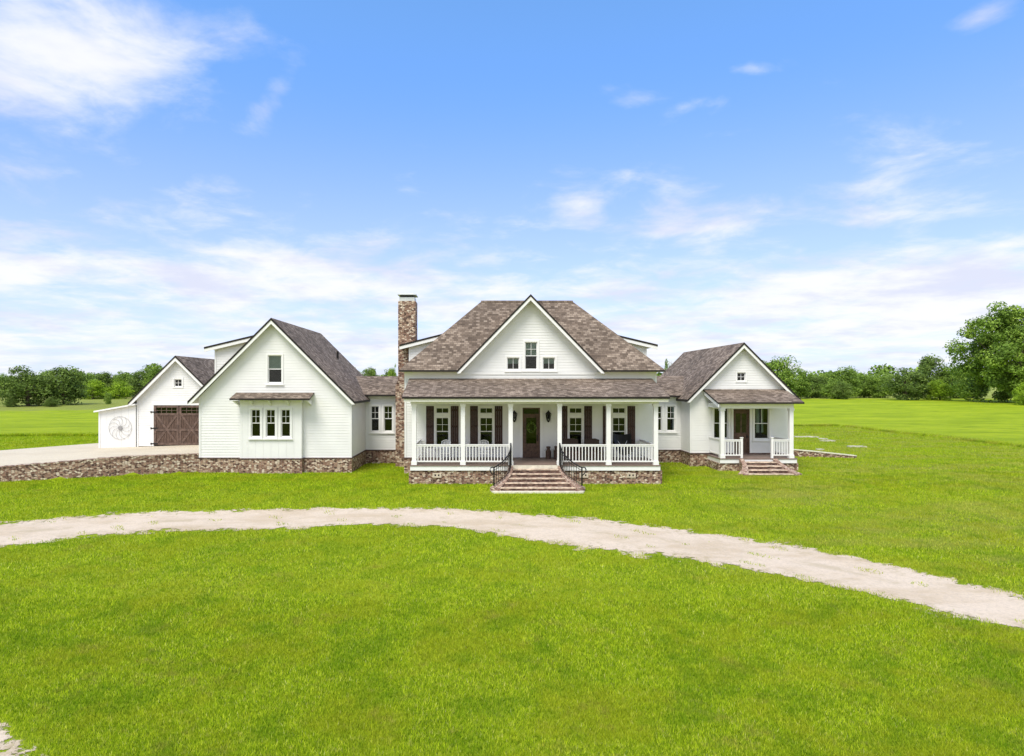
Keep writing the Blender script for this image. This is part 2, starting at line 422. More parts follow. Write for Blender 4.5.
# ------------------------------------------------------------------ terrain
def sst(x, a, b):
    k = np.clip((x-a)/(b-a), 0, 1); return k*k*(3-2*k)
WALL = [(-12., 33.9), (-15.0, 33.9), (-19.0, 32.35), (-23.3, 30.9), (-29., 28.9), (-60., 20.)]   # front face of the retaining wall
WX = np.array([p[0] for p in WALL][::-1]); WY = np.array([p[1] for p in WALL][::-1])
def plateau(x, y):
    s_ = np.clip((-18-x)/6, 0, 1)
    return .88-.36*s_*(1-.5*sst(y, 31, 39))
def ground_z(x, y):
    x = np.asarray(x, float); y = np.asarray(y, float)
    z = -.42*(1-sst(y, 23.5, 33.5))
    z = z+1.2*sst(y, 75, 150)
    front = np.interp(x, WX, WY)
    wgt = sst(y-front, .08, .34)*(1-sst(x, -14.7, -11.5))*(1-sst(y, 50, 100))*(1-.0*x)
    z = z+wgt*plateau(x, y)
    ripple = .03*np.sin(x*.31+1.)*np.sin(y*.27)+.02*np.sin(x*.9+y*.5)
    near = 1-sst(np.abs(x-0.), 24, 40)*0
    quiet = sst(y, 24, 29)*(1-sst(y, 48, 60))
    return z+ripple*(1-quiet)
def axis(segs):
    out = [];
    for a, b, s_ in segs: out += list(np.arange(a, b, s_))
    return np.array(out+[segs[-1][1]])
gx = np.concatenate([[-3500, -2200, -1400, -900, -600], axis([(-420, -120, 15), (-120, -40, 4), (-40, -30, 1), (-30, -12, .25), (-12, 30, .8), (30, 60, 2), (60, 120, 5), (120, 420, 15)]), [600, 900, 1400, 2200, 3500]])
gy = np.concatenate([[-900, -400, -150, -60, -20, -5], axis([(2, 27, .8), (27, 36, .15), (36, 60, 1), (60, 180, 5)]), [220, 300, 450, 800, 1500, 3500]])
def grid(name, gx, gy, zf, mats):
    X, Y = np.meshgrid(gx, gy, indexing='ij'); Z = zf(X, Y)
    nx, ny = X.shape; idx = np.arange(nx*ny).reshape(nx, ny)
    F = np.stack([idx[:-1, :-1], idx[1:, :-1], idx[1:, 1:], idx[:-1, 1:]], -1).reshape(-1, 4)
    me = np_mesh(name, np.stack([X, Y, Z], -1).reshape(-1, 3), F, mats)
    me.polygons.foreach_set('use_smooth', [True]*len(me.polygons))
    o = bpy.data.objects.new(name, me); COL.objects.link(o); return o
tag(grid('lawn_ground', gx, gy, ground_z, ['lawn']), kind='structure')

# unmown field: stands a little above the mown lawn, with a ragged edge
def field_inside(x, y):
    wob = .5*np.sin(x*.21)+.35*np.sin(x*.57+2)+.3*np.sin(y*.4)
    a = y-(np.where(x < -22, 49.0, 71.5)+wob)          # beyond this line
    b = (x-(39.6+wob*.6))
    return np.maximum(np.minimum(a, 1e3), b)
def field_z(x, y):
    d = field_inside(x, y); r = np.sin(x*1.7+y*.6)*np.sin(y*1.1-x*.4)*.04
    return ground_z(x, y)+np.where(d > 0, .13+r*sst(d, 0, 4), -.35)*1.+0*sst(d, 0, .6)
fx = np.concatenate([[-3500, -1400, -600], axis([(-420, -120, 15), (-120, -60, 4), (-60, 120, 1.)]), axis([(120, 420, 15)])[1:], [600, 1400, 3500]])
fy = np.concatenate([[-60, 0], axis([(8, 120, 1.), (120, 200, 4)]), [220, 300, 450, 800, 1500, 3400]])
tag(grid('field_grass', fx, fy, field_z, ['field']), kind='structure')

# ------------------------------------------------------------------ driveways
def solve(u, v, z0=None):
    Y = 30.
    for _ in range(40):
        X = (u-485)*Y/640; z = float(ground_z(X, Y)); Y = .5*Y+.5*(EYE-z)*640/(v-385)
    return X, Y
up_ = [(-260, 553), (-120, 535), (0, 523), (110, 513.6), (219, 510), (340, 507.8), (450, 508.5), (522, 513.6), (596, 519), (680, 529.3), (790, 545), (863, 558.5), (936, 575.7), (1024, 597), (1150, 634), (1300, 700)]
lo_ = [(-260, 600), (-120, 570), (0, 548), (73, 538.4), (146, 533), (278, 530), (340, 526), (450, 527.5), (520, 539), (617, 553), (680, 558.5), (790, 578.6), (863, 591.4), (936, 613), (1024, 632), (1150, 685), (1300, 790)]
def ribbon(name, A, B, n, k, lift, pad):
    def res(L):
        L = np.array(L); d = np.r_[0, np.cumsum(np.hypot(*np.diff(L, axis=0).T))]; s_ = np.linspace(0, d[-1], n)
        return np.stack([np.interp(s_, d, L[:, 0]), np.interp(s_, d, L[:, 1])], -1)
    A, B = res(A), res(B); V = []; E = []
    for j in range(k+1):
        q = -pad+(1+2*pad)*j/k; P_ = A+(B-A)*q
        V.append(np.c_[P_, ground_z(P_[:, 0], P_[:, 1])+lift*.6]); E.append(np.full(n, min(j, k-j)/k*2))
    V = np.stack(V); idx = np.arange(V.shape[0]*n).reshape(V.shape[0], n)
    F = np.stack([idx[:-1, :-1], idx[1:, :-1], idx[1:, 1:], idx[:-1, 1:]], -1).reshape(-1, 4)
    return np_mesh(name, V.reshape(-1, 3), F, ['gravel'], np.concatenate(E), 'edge')
A = [solve(*p) for p in up_]; B = [solve(*p) for p in lo_]
UPW, LOW = np.array(A), np.array(B)
o = bpy.data.objects.new('gravel_drive', ribbon('gravel_drive', A, B, 260, 16, .022, .10)); COL.objects.link(o); tag(o, kind='structure')
A2 = [(-12.5, 7.0), (-9., 7.6), (-6.95, 8.35), (-6.3, 9.5), (-6.6, 11.)]; A2 = [(-14, 10.9), (-9.5, 10.5), (-7.55, 9.82), (-6.2, 9.0), (-5.45, 7.9), (-4.9, 6.5), (-4.5, 3.)]
B2 = [(-14, 7.6), (-10.5, 7.2), (-9., 6.9), (-8.2, 6.4), (-7.6, 5.8), (-7.2, 5.), (-7., 3.)]
o = bpy.data.objects.new('gravel_drive', ribbon('gravel_drive', A2, B2, 60, 14, .022, .05)); COL.objects.link(o); tag(o, kind='structure')

# concrete apron in front of the garage, on the raised ground
far_edge = [(-60, 22.5), (-40., 31.), (-33., 34.6), (-28.9, 38.0), (-25.9, 42.8), (-23.5, 45.2), (-15.2, 45.2)]
near_edge = [(-60, 20.5), (-29., 29.35), (-27., 30.0), (-23.3, 31.35), (-19., 32.8), (-17., 33.55), (-15.05, 34.35)]
V = []; n = 90; k = 24
def res(L):
    L = np.array(L); d = np.r_[0, np.cumsum(np.hypot(*np.diff(L, axis=0).T))]; s_ = np.linspace(0, d[-1], n)
    return np.stack([np.interp(s_, d, L[:, 0]), np.interp(s_, d, L[:, 1])], -1)
fa, na = res(far_edge), res(near_edge)
for j in range(k+1):
    P_ = na+(fa-na)*j/k; V.append(np.c_[P_, ground_z(P_[:, 0], P_[:, 1])+.03])
V = np.stack(V); idx = np.arange((k+1)*n).reshape(k+1, n)
F = np.stack([idx[:-1, :-1], idx[:-1, 1:], idx[1:, 1:], idx[1:, :-1]], -1).reshape(-1, 4)
o = bpy.data.objects.new('concrete_driveway', np_mesh('concrete_driveway', V.reshape(-1, 3), F, ['concrete'])); COL.objects.link(o); tag(o, kind='structure')

# ------------------------------------------------------------------ retaining walls
mb = MB(); pts = [(-15.08, 33.87), (-19.0, 32.35), (-23.3, 30.9), (-29., 28.9), (-36., 26.8)]
fine = []
for (a, b) in zip(pts, pts[1:]):
    for q in range(8): fine.append((a[0]+(b[0]-a[0])*q/8, a[1]+(b[1]-a[1])*q/8))
fine.append(pts[-1])
def topz(p): return float(plateau(np.array(p[0]), np.array(p[1]+.4)))+.03+random.uniform(-.012, .012)
for a, b in zip(fine, fine[1:]):
    d = Vector((b[0]-a[0], b[1]-a[1], 0)).normalized(); nn = Vector((-d.y, d.x, 0)); nn = nn if nn.y < 0 else -nn
    za, zb = topz(a), topz(a)
    A0 = Vector((a[0], a[1], 0)); B0 = Vector((b[0], b[1], 0)); back = -nn*.42
    mb.prism([A0+Vector((0, 0, za)), B0+Vector((0, 0, zb)), B0+back+Vector((0, 0, zb)), A0+back+Vector((0, 0, za))], (0, 0, -za-.4), 'stone', 'stone')
    f = nn*.012
    mb.prism([A0+f+Vector((0, 0, za+.07)), B0+f+Vector((0, 0, zb+.07)), B0+back+Vector((0, 0, zb+.07)), A0+back+Vector((0, 0, za+.07))], (0, 0, -.066), 'stone', 'stone')
o = mb.build('retaining_wall', 'stone'); tag(o, 'long mixed brown stone retaining wall holding up the concrete driveway on the left', 'retaining wall')
mb = MB(); pts = [(17.6, 42.3, .48), (19.5, 41.3, .44), (21., 40.9, .34), (22.3, 40.6, .22), (23.4, 40.3, .12)]
for a, b in zip(pts, pts[1:]):
    mb.prism([(a[0], a[1], a[2]), (b[0], b[1], b[2]), (b[0], b[1]+.4, b[2]), (a[0], a[1]+.4, a[2])], (0, 0, -.8), 'stone', 'stone')
    mb.prism([(a[0], a[1]-.03, a[2]+.06), (b[0], b[1]-.03, b[2]+.06), (b[0], b[1]+.4, b[2]+.06), (a[0], a[1]+.4, a[2]+.06)], (0, 0, -.056), 'cream_stone')
o = mb.build('retaining_wall', 'stone'); tag(o, 'low stepped-down stone garden wall tapering into the lawn right of the small porch', 'retaining wall')
def slab(x0, x1, y, d, h, label):
    mb = MB(); n = 7; top = []
    for k in range(n): top.append((x0+(x1-x0)*k/(n-1), y-d/2+random.uniform(-.08, .08)))
    for k in range(n): top.append((x1-(x1-x0)*k/(n-1), y+d/2+random.uniform(-.08, .08)))
    z = float(ground_z((x0+x1)/2, y))
    mb.prism([(p[0], p[1], z+h+random.uniform(-.02, .02)) for p in top], (0, 0, -h-.1), 'slab')
    tag(mb.build('stone_slab', 'slab'), label, 'stone slab', 'pale flat stones lying in the right lawn')
slab(27.2, 29.2, 56.2, .35, .12, 'pale limestone slab farthest back in the lawn right of the small porch')
slab(28.2, 28.9, 54.0, .3, .12, 'short pale stone just in front of the farthest limestone slab')
slab(27.5, 28.6, 52.4, .4, .10, 'flat pale limestone slab second from the farthest in the right lawn')
slab(26.9, 28.2, 47.4, .35, .10, 'isolated flat pale stone in the lawn farthest right')
slab(23.4, 23.9, 45.2, .2, .10, 'tiny pale stone in the grass just behind the low garden wall')

# ================================================================== FARMHOUSE
H = empty('farmhouse', (2.4, 33.5, 0), 'white lap-sided farmhouse with brown shingle roofs, long front porch and two wings', 'house')
def P(mb, name, m, label=None, smooth=False):
    o = mb.build(name, m, H, smooth)
    if label: o['label'] = label
    return o

def window(root, x0, x1, z0, z1, Y, upper=(2, 2), lower=(1, 1), cas=.09, shade=0., sill=True, meet=.5, name='window'):
    mb = MB(); c = cas; e = .004
    mb.box(x0-c, x0, Y-.045, Y+.02, z0-c, z1+c); mb.box(x1, x1+c, Y-.045, Y+.02, z0-c, z1+c)
    mb.box(x0, x1, Y-.042, Y+.02, z1, z1+c*1.1); mb.box(x0, x1, Y-.042, Y+.02, z0-c, z0)
    # jambs
    mb.box(x0-.02, x0+.012, Y+.02, Y+.14, z0, z1); mb.box(x1-.012, x1+.02, Y+.02, Y+.14, z0, z1)
    mb.box(x0, x1, Y+.021, Y+.14, z1-.012, z1+.02); mb.box(x0, x1, Y+.021, Y+.14, z0-.02, z0+.012)
    s_ = .032; zm = z0+(z1-z0)*meet
    def sash(a, b, y, grid):
        mb.box(x0+.012, x0+.012+s_, y, y+.035, a, b); mb.box(x1-.012-s_, x1-.012, y, y+.035, a, b)
        mb.box(x0+.012+s_, x1-.012-s_, y+.001, y+.034, a, a+s_); mb.box(x0+.012+s_, x1-.012-s_, y+.001, y+.034, b-s_, b)
        nx, nz = grid
        for i in range(1, nx):
            x = x0+(x1-x0)*i/nx; mb.box(x-.010, x+.010, y+.004, y+.03, a+s_, b-s_)
        for i in range(1, nz):
            z = a+(b-a)*i/nz; mb.box(x0+.05, x1-.05, y+.006, y+.028, z-.010, z+.010)
    if meet > 0:
        sash(zm-.02, z1-.012, Y+.03, upper); sash(z0+.012, zm+.02, Y+.07, lower)
    else: sash(z0+.012, z1-.012, Y+.04, upper)
    part = mb.build(name, 'trim', root)
    g = MB(); g.box(x0+.02, x1-.02, Y+.085, Y+.091, z0+.02, z1-.02); sub(g, 'pane', 'glass', part, root)
    if sill:
        b = MB(); b.box(x0-c-.04, x1+c+.04, Y-.09, Y-.046, z0-c-.035, z0-c+.02); sub(b, 'sill', 'trim', part, root)
    if shade > 0:
        b = MB(); b.box(x0+.02, x1-.02, Y+.15, Y+.17, z1-(z1-z0)*shade, z1); sub(b, 'shade', 'shade', part, root)
    return part
hole = lambda x0, x1, z0, z1: (x0, x1, z0, z1)

# ---- main block walls
Xa, Xb, Ya, Yb = -4.16, 8.93, 33.5, 41.0
WC = [-2.23, .07, 4.75, 7.01]                    # porch windows
holes = []
for c in WC: holes += [hole(c-.345, c+.345, 1.38, 2.93), hole(c-.345, c+.345, 3.12, 3.44)]
holes.append(hole(1.97, 2.88, .82, 3.43))
gh = [hole(2.09, 2.74, 5.43, 6.87), hole(1.15, 1.80, 5.42, 6.06), hole(3.02, 3.67, 5.42, 6.06)]
mb = MB()
siding(mb, (0, Ya, 0), (1, 0, 0), (0, -1, 0), [(Xa, .82), (-3.2, .82), (-3.2, 5.38), (Xa, 5.38)])
siding(mb, (0, Ya, 0), (1, 0, 0), (0, -1, 0), [(8.0, .82), (Xb, .82), (Xb, 5.38), (8.0, 5.38)])
siding(mb, (0, Ya, 0), (1, 0, 0), (0, -1, 0), [(-3.2, .82), (8.0, .82), (8.0, 4.75), (-3.2, 4.75)], holes, .33, 'batten')
siding(mb, (0, Ya, 0), (1, 0, 0), (0, -1, 0), [(-3.2, 4.75), (8.0, 4.75), (8.0, 5.38), (-3.2, 5.38)], [])
siding(mb, (0, Ya, 0), (1, 0, 0), (0, -1, 0), [(-1.37, 5.38), (6.08, 5.38), (2.356, 9.12)], gh)
siding(mb, (Xa, 0, 0), (0, 1, 0), (-1, 0, 0), [(Ya, .82), (Yb, .82), (Yb, 5.38), (Ya, 5.38)])
siding(mb, (Xb, 0, 0), (0, 1, 0), (1, 0, 0), [(Ya, .82), (Yb, .82), (Yb, 5.38), (Ya, 5.38)])
siding(mb, (0, Yb, 0), (1, 0, 0), (0, 1, 0), [(Xa, .82), (Xb, .82), (Xb, 5.38), (Xa, 5.38)])
for x in (Xa, Xb): mb.box(x-.05, x+.05, Ya-.035, Ya+.06, .82, 5.36)
P(mb, 'wall', 'white')
mb = MB(); mb.box(Xa+.25, Xb-.25, 35.2, 35.3, .7, 5.3); mb.box(Xa+.1, Xb-.1, Ya+.15, 35.2, .7, .8)
P(mb, 'dark_backing', 'dark_room')  # dark sheet added for the unlit room behind the glass
mb = MB(); mb.box(Xa-.06, Xb+.06, Ya-.06, Yb+.06, -.4, .77, 'stone'); mb.box(Xa-.09, Xb+.09, Ya-.09, Yb+.09, .773, .83, 'cap'); P(mb, 'foundation', 'stone')
# ---- main hip roof
ez, rz = 5.39, 9.44; E = [(-4.45, 33.0), (9.31, 33.0), (9.31, 41.1), (-4.45, 41.1)]
r0, r1 = (-.23, 37.05, rz), (5.09, 37.05, rz)
e0, e1, e2, e3 = [(x, y, ez) for x, y in E]
mb = MB()
gl, gr, vt = (-1.42, 33.0, ez), (6.13, 33.0, ez), (2.356, 36.86, 9.25)
nl, nr = (-1.1, 33.48, ez-.09), (5.8, 33.48, ez-.09)
mb.poly([e0, gl, vt, r0], 'roof'); mb.poly([gr, e1, r1, vt], 'roof'); mb.poly([vt, r1, r0], 'roof')
for f in ([e1, e2, r1], [e2, e3, r0, r1], [e3, e0, r0]): mb.poly(f, 'roof')
for a, b in ((e0, gl), (gr, e1), (e1, e2), (e2, e3), (e3, e0)): mb.poly([a, b, (b[0], b[1], ez-.09), (a[0], a[1], ez-.09)], 'edge')
dn = lambda p: (p[0], p[1], ez-.09)
mb.poly([dn(e0), dn(gl), nl, nr, dn(gr), dn(e1), dn(e2), dn(e3)], 'soffit')
P(mb, 'main_roof', 'roof')
mb = MB()
for a, b in zip([r0, r1], [r1]): mb.tube([a, b], .07, 'roof', 4)
P(mb, 'ridge_cap', 'roof')
mb = MB(); mb.box(Xa-.03, Xb+.03, Ya-.045, Ya-.004, 5.16, 5.30); P(mb, 'frieze_board', 'trim')
# ---- gable roofs in general
def gable_roof(cx, az_, hw, ez_, y0, y1, name='gable_roof', over=.0, t_=.13, rake=True, rb=.26, mfront=True):
    mb = MB()
    for s_ in (-1, 1):
        mb.prism([(cx, y0, az_), (cx+s_*hw, y0, ez_), (cx+s_*hw, y1, ez_), (cx, y1, az_)], (0, 0, -t_), 'edge', 'roof', 'soffit')
    r = P(mb, name, 'roof'); return r
def rake_boards(cx, az_, hw, ez_, y0, t_=.13, rb=.18, root=None, name='rake_board'):
    for s_ in (-1, 1):
        mb = MB(); za = az_-t_-.004; zb = ez_-t_-.004
        mb.prism([(cx, y0+.02, za), (cx+s_*hw, y0+.02, zb), (cx+s_*hw, y0+.02, zb-.03), (cx+s_*(hw-(rb-.03)*hw/(az_-ez_)), y0+.02, zb-.03), (cx, y0+.02, za-rb)], (0, .05, 0))
        mb.build(name, 'trim', root or H)
# main front gable: two triangular planes dying into the hip roof
gx_, gz_, gw_, gy_ = 2.356, 9.30, 3.80, 32.93
mb = MB()
for s_ in (-1, 1):
    mb.prism([(gx_, gy_, gz_), (gx_+s_*gw_, gy_, gz_-gw_*1.035), (gx_+s_*gw_, gy_+.2, gz_-gw_*1.035), (gx_, 37.0, gz_)], (0, 0, -.12), 'edge', 'roof', 'soffit')
P(mb, 'gable_roof', 'roof'); rake_boards(gx_, gz_, gw_, gz_-gw_*1.035, gy_, .12, .19)
window(H, 2.09, 2.74, 5.43, 6.87, Ya, (2, 2), (1, 1), shade=.52)
window(H, 1.15, 1.80, 5.42, 6.06, Ya, (2, 1), meet=0, shade=.5)
window(H, 3.02, 3.67, 5.42, 6.06, Ya, (2, 1), meet=0, shade=.5)
# ---- shed dormers on the two hips
def dormer(s_, ex, ez_, tx, tz, wx, y0, y1, slope_z):
    mb = MB()
    mb.prism([(tx, y0-.3, tz), (ex, y0-.3, ez_), (ex, y1+.3, ez_), (tx, y1+.3, tz)], (0, 0, -.10), 'edge', 'roof', 'soffit'); P(mb, 'dormer_roof', 'roof')
    k = (tz-ez_)/(tx-ex); top = lambda x: ez_+k*(x-ex)-.10
    mb = MB(); xi = tx
    pl = [(wx, slope_z(wx)-.15), (wx, top(wx)), (xi, top(xi)), (xi, slope_z(xi)-.15)]
    if s_ > 0: pl = pl[::-1]
    siding(mb, (0, y0, 0), (1, 0, 0), (0, -1, 0), pl)
    siding(mb, (wx, 0, 0), (0, 1, 0), (s_, 0, 0), [(y0, slope_z(wx)-.15), (y1, slope_z(wx)-.15), (y1, top(wx)), (y0, top(wx))])
    mb.box(wx-.05, wx+.05, y0-.03, y0+.06, slope_z(wx)-.1, top(wx)-.01)
    P(mb, 'dormer_wall', 'white')
    mb = MB(); a, b = (ex, top(ex)-.004), (tx, top(tx)-.004)
    mb.prism([(a[0], y0-.28, a[1]), (b[0], y0-.28, b[1]), (b[0], y0-.28, b[1]-.17), (a[0], y0-.28, a[1]-.17)], (0, .05, 0)); P(mb, 'rake_board', 'trim')
dormer(-1, -4.74, 6.86, -2.2, 7.50, -4.2, 35.75, 39.0, lambda x: ez+(x+4.45))
dormer(1, 9.58, 6.86, 6.9, 7.50, 8.98, 35.75, 39.0, lambda x: ez+(9.31-x))

# ---- main porch
FZ = .82; CX = [-3.37, -1.05, 1.22, 3.55, 5.88, 8.13]
mb = MB(); mb.prism([(-3.9, 30.0, 4.07), (8.68, 30.0, 4.07), (8.74, 33.49, 4.96), (-3.96, 33.49, 4.96)], (0, 0, -.10), 'edge', 'roof', 'soffit'); P(mb, 'porch_roof', 'roof')
mb = MB(); mb.box(-3.82, 8.62, 30.06, 30.10, 3.83, 3.965); P(mb, 'fascia_board', 'soffit')
mb = MB(); mb.box(-3.5, 8.26, 30.40, 30.62, 3.73, 4.0)
for x in (-3.46, 8.22): mb.box(x-.1, x+.1, 30.63, Ya-.05, 3.735, 3.99)
P(mb, 'porch_beam', 'trim')
mb = MB(); mb.box(-3.36, 8.12, 30.63, Ya-.05, 3.86, 3.89); P(mb, 'porch_ceiling', 'trim')
for s_, x in ((-1, -3.82), (1, 8.6)):
    mb = MB(); siding(mb, (x, 0, 0), (0, 1, 0), (s_, 0, 0), [(30.12, 3.9), (33.45, 3.9), (33.45, 4.84), (30.12, 3.98)]); P(mb, 'porch_gable_end', 'white')
mb = MB(); mb.box(-3.57, 8.34, 30.33, Ya-.07, FZ-.05, FZ); P(mb, 'porch_floor', 'deck')
mb = MB(); mb.box(-3.55, 8.32, 30.36, 30.40, .56, FZ-.053); mb.box(-3.55, -3.51, 30.401, Ya-.1, .56, FZ-.053); mb.box(8.28, 8.32, 30.401, Ya-.1, .56, FZ-.053); P(mb, 'porch_skirt', 'trim')
mb = MB(); mb.box(-3.62, 8.42, 30.42, Ya-.1, -.4, .557); P(mb, 'porch_foundation', 'stone')
for x, w_ in ((.62-2.9, .42), (.62+.98-2.0, 0), (4.7, .42), (6.95, .42)):
    if not w_: continue
    mb = MB(); y = 30.40; z = .33; h = .11
    mb.box(x-w_/2, x+w_/2, y-.02, y+.018, z-h, z-.045); mb.box(x-w_/2, x+w_/2, y-.02, y+.018, z+.045, z+h)
    for q in (-w_/2, -.04, w_/2-.09): mb.box(x+q, x+q+.09, y-.019, y+.018, z-.045, z+.045)
    v_ = P(mb, 'foundation_vent', 'vent_block'); b = MB(); b.box(x-w_/2+.02, x+w_/2-.02, y+.005, y+.016, z-.04, z+.04); sub(b, 'vent_opening', 'black', v_, H)
def column(x, y, z0, z1, wd=.20):
    mb = MB(); h = wd/2; mb.box(x-h, x+h, y-h, y+h, z0, z1)
    k = h+.03; mb.box(x-k, x+k, y-k, y+k, z0, z0+.16); mb.box(x-k, x+k, y-k, y+k, z1-.12, z1-.003)
    k = h+.015; mb.box(x-k, x+k, y-k, y+k, z0+.163, z0+.20)
    P(mb, 'column', 'trim')
for x in CX: column(x, 30.51, FZ, 3.73)
BAL = None
def railing(p, q, z, top=.97, bot=.13, n=14):
    p, q = Vector((*p, z)), Vector((*q, z)); d = (q-p); L = d.length; d.normalize(); s_ = Vector((-d.y, d.x, 0))
    mb = MB()
    for (a, b, wd) in ((top-.05, top, .045), (top-.11, top-.053, .025), (bot, bot+.06, .028)):
        mb.prism([p+s_*wd+Vector((0, 0, b)), q+s_*wd+Vector((0, 0, b)), q-s_*wd+Vector((0, 0, b)), p-s_*wd+Vector((0, 0, b))], (0, 0, a-b))
    r = P(mb, 'railing', 'trim')
    b = MB(); k = .021; b.box(-k, k, -k, k, z+bot+.06, z+top-.11); b0 = None
    for i in range(n):
        c = p+d*L*(i+.5)/n
        if b0 is None:
            b0 = b.build('baluster', 'trim'); o = b0
        else: o = b0.copy(); COL.objects.link(o)
        o.parent = r; o.location = (c.x-H.location.x, c.y-H.location.y, -H.location.z)
for i in (0, 1, 3, 4): railing((CX[i]+.1, 30.51), (CX[i+1]-.1, 30.51), FZ)
railing((CX[0], 30.61), (CX[0], 33.46), FZ, n=18); railing((CX[5], 30.61), (CX[5], 33.46), FZ, n=18)
# porch windows with transoms and shutters
for c in WC:
    window(H, c-.345, c+.345, 1.38, 2.93, Ya, (2, 2), (1, 1), cas=.08, meet=.52)
    window(H, c-.345, c+.345, 3.12, 3.44, Ya, (2, 1), cas=.08, meet=0, sill=False, name='transom')
    for s_ in (-1, 1):
        x0 = c+s_*.44; x1 = c+s_*.85; x0, x1 = min(x0, x1), max(x0, x1)
        mb = MB(); nb = 4
        for k in range(nb): mb.box(x0+(x1-x0)*k/nb+.004, x0+(x1-x0)*(k+1)/nb-.004, Ya-.04, Ya-.014, 1.36, 3.52)
        for z in (1.55, 2.4, 3.25): mb.box(x0+.01, x1-.01, Ya-.065, Ya-.041, z, z+.11)
        P(mb, 'shutter', 'shutter')
# front door
mb = MB()
mb.box(1.97, 2.03, Ya-.03, Ya+.10, FZ, 3.43); mb.box(2.82, 2.88, Ya-.03, Ya+.10, FZ, 3.43); mb.box(2.03, 2.82, Ya-.029, Ya+.10, 3.37, 3.43); mb.box(2.03, 2.82, Ya-.029, Ya+.10, 3.02, 3.11)
mb.box(2.03, 2.16, Ya+.02, Ya+.07, FZ+.02, 3.02); mb.box(2.69, 2.82, Ya+.02, Ya+.07, FZ+.02, 3.02); mb.box(2.16, 2.69, Ya+.021, Ya+.069, 2.90, 3.02); mb.box(2.16, 2.69, Ya+.021, Ya+.069, FZ+.02, 1.55)
for k in range(3): mb.box(2.19+.0, 2.66, Ya+.005, Ya+.02, .95+k*.2, 1.09+k*.2)
fd = P(mb, 'front_door', 'doorwood')
g = MB(); g.box(2.16, 2.69, Ya+.04, Ya+.046, 1.55, 2.90); sub(g, 'pane', 'glass', fd, H)
g = MB(); g.box(2.03, 2.82, Ya+.04, Ya+.046, 3.11, 3.37); sub(g, 'transom_pane', 'glass', fd, H)
g = MB(); g.tube([(2.74, Ya-.03, 1.75), (2.74, Ya-.05, 1.85), (2.74, Ya-.03, 1.95)], .015); g.box(2.72, 2.76, Ya-.0, Ya+.02, 1.68, 2.02); sub(g, 'door_handle', 'black', fd, H)
mb = MB(); mb.box(1.83, 1.966, Ya-.05, Ya-.013, FZ, 3.57); mb.box(2.884, 3.02, Ya-.05, Ya-.013, FZ, 3.57); mb.box(1.966, 2.884, Ya-.05, Ya-.013, 3.434, 3.57); P(mb, 'door_casing', 'trim')
# wall lanterns
for x in (1.53, 3.30):
    mb = MB(); y = Ya-.2
    mb.box(x-.06, x+.06, Ya-.035, Ya-.013, 2.85, 3.15); mb.tube([(x, Ya-.03, 3.05), (x, y, 3.28), (x, y, 3.22)], .014)
    mb.lathe(x, y, [(.02, 3.30), (.05, 3.24), (.15, 3.14), (.155, 3.11)], 6); mb.lathe(x, y, [(.09, 2.78), (.06, 2.72), (.02, 2.68)], 6)
    for k in range(6):
        a = k*math.pi/3; mb.tube([(x+.145*math.cos(a), y+.145*math.sin(a), 3.12), (x+.085*math.cos(a), y+.085*math.sin(a), 2.77)], .011, None, 4)
    l = P(mb, 'wall_lantern', 'black'); g = MB(); g.lathe(x, y, [(.08, 2.79), (.13, 3.1)], 6); sub(g, 'lantern_glass', 'glass', l, H)

# ---- curved brick steps
def steps(cx, y0, y1, ztop, n, h0, h1, zb, name='brick_steps'):
    mb = MB(); f = lambda q: h0+(h1-h0)*(q**1.9)
    rise = (ztop-zb)/n
    for k in range(1, n):
        zt = ztop-rise*k; ya = y0-(y0-y1)*(k-1)/(n-1); yb = y0-(y0-y1)*k/(n-1)
        m_ = 6; L = [(cx-f((k-1+j/m_)/(n-1)), ya+(yb-ya)*j/m_) for j in range(m_+1)]
        Rr = [(2*cx-x, y) for x, y in L][::-1]
        mb.prism([(x, y, zt) for x, y in L+Rr], (0, 0, -(zt-zb)-.25-.02*k), 'riser', 'tread')
        mb.prism([(cx-f(k/(n-1))+.02, yb-.02, zt+.012), (cx+f(k/(n-1))-.02, yb-.02, zt+.012), (cx+f(k/(n-1))-.02, yb+.09, zt+.012), (cx-f(k/(n-1))+.02, yb+.09, zt+.012)], (0, 0, -.05), 'cream_brick', 'cream_brick')
    st = P(mb, name, 'brick')
    for s_ in (-1, 1):
        mb = MB(); m_ = 16; wd = .22
        prev = None
        for j in range(m_+1):
            q = j/m_; x = cx+s_*f(q); y = y0-(y0-y1)*q*1.06
            dx = s_*(f(min(q+.02, 1.02))-f(q)); dy = -(y0-y1)*.02*1.06; L = math.hypot(dx, dy); nx, ny = -dy/L*s_, dx/L*s_
            if nx*s_ < 0: nx, ny = -nx, -ny
            z = ztop-.02-(ztop-zb-.17)*(q**1.05)
            w2 = wd+.30*q**3; cur = (Vector((x, y, z)), Vector((x+nx*w2, y+ny*w2, z)))
            if prev:
                A, B = prev; C, Dd = cur
                top = [A, B, Dd, C]
                if s_ > 0: top = top[::-1]
                lo = [Vector((p.x, p.y, zb-.3)) for p in top]
                mb.poly(top, 'brickcap')
                for i2 in range(4): mb.poly([top[i2], lo[i2], lo[(i2+1) % 4], top[(i2+1) % 4]], 'brick')
            prev = cur
        sub(mb, 'cheek_wall', 'brick', st, H)
    return f
M['cream_brick'] = plain('worn_brick_nosing', (.60, .47, .36), .8, .35, 0, 5)
M['brickcap'] = stone_mat('sloping_brick_cap', 9., 9., (.42, .32, .25), [(0, (.2, .1, .075)), (.5, (.42, .27, .2)), (1, (.62, .48, .38))])
SX, SY0, SY1 = 2.385, 30.34, 28.75
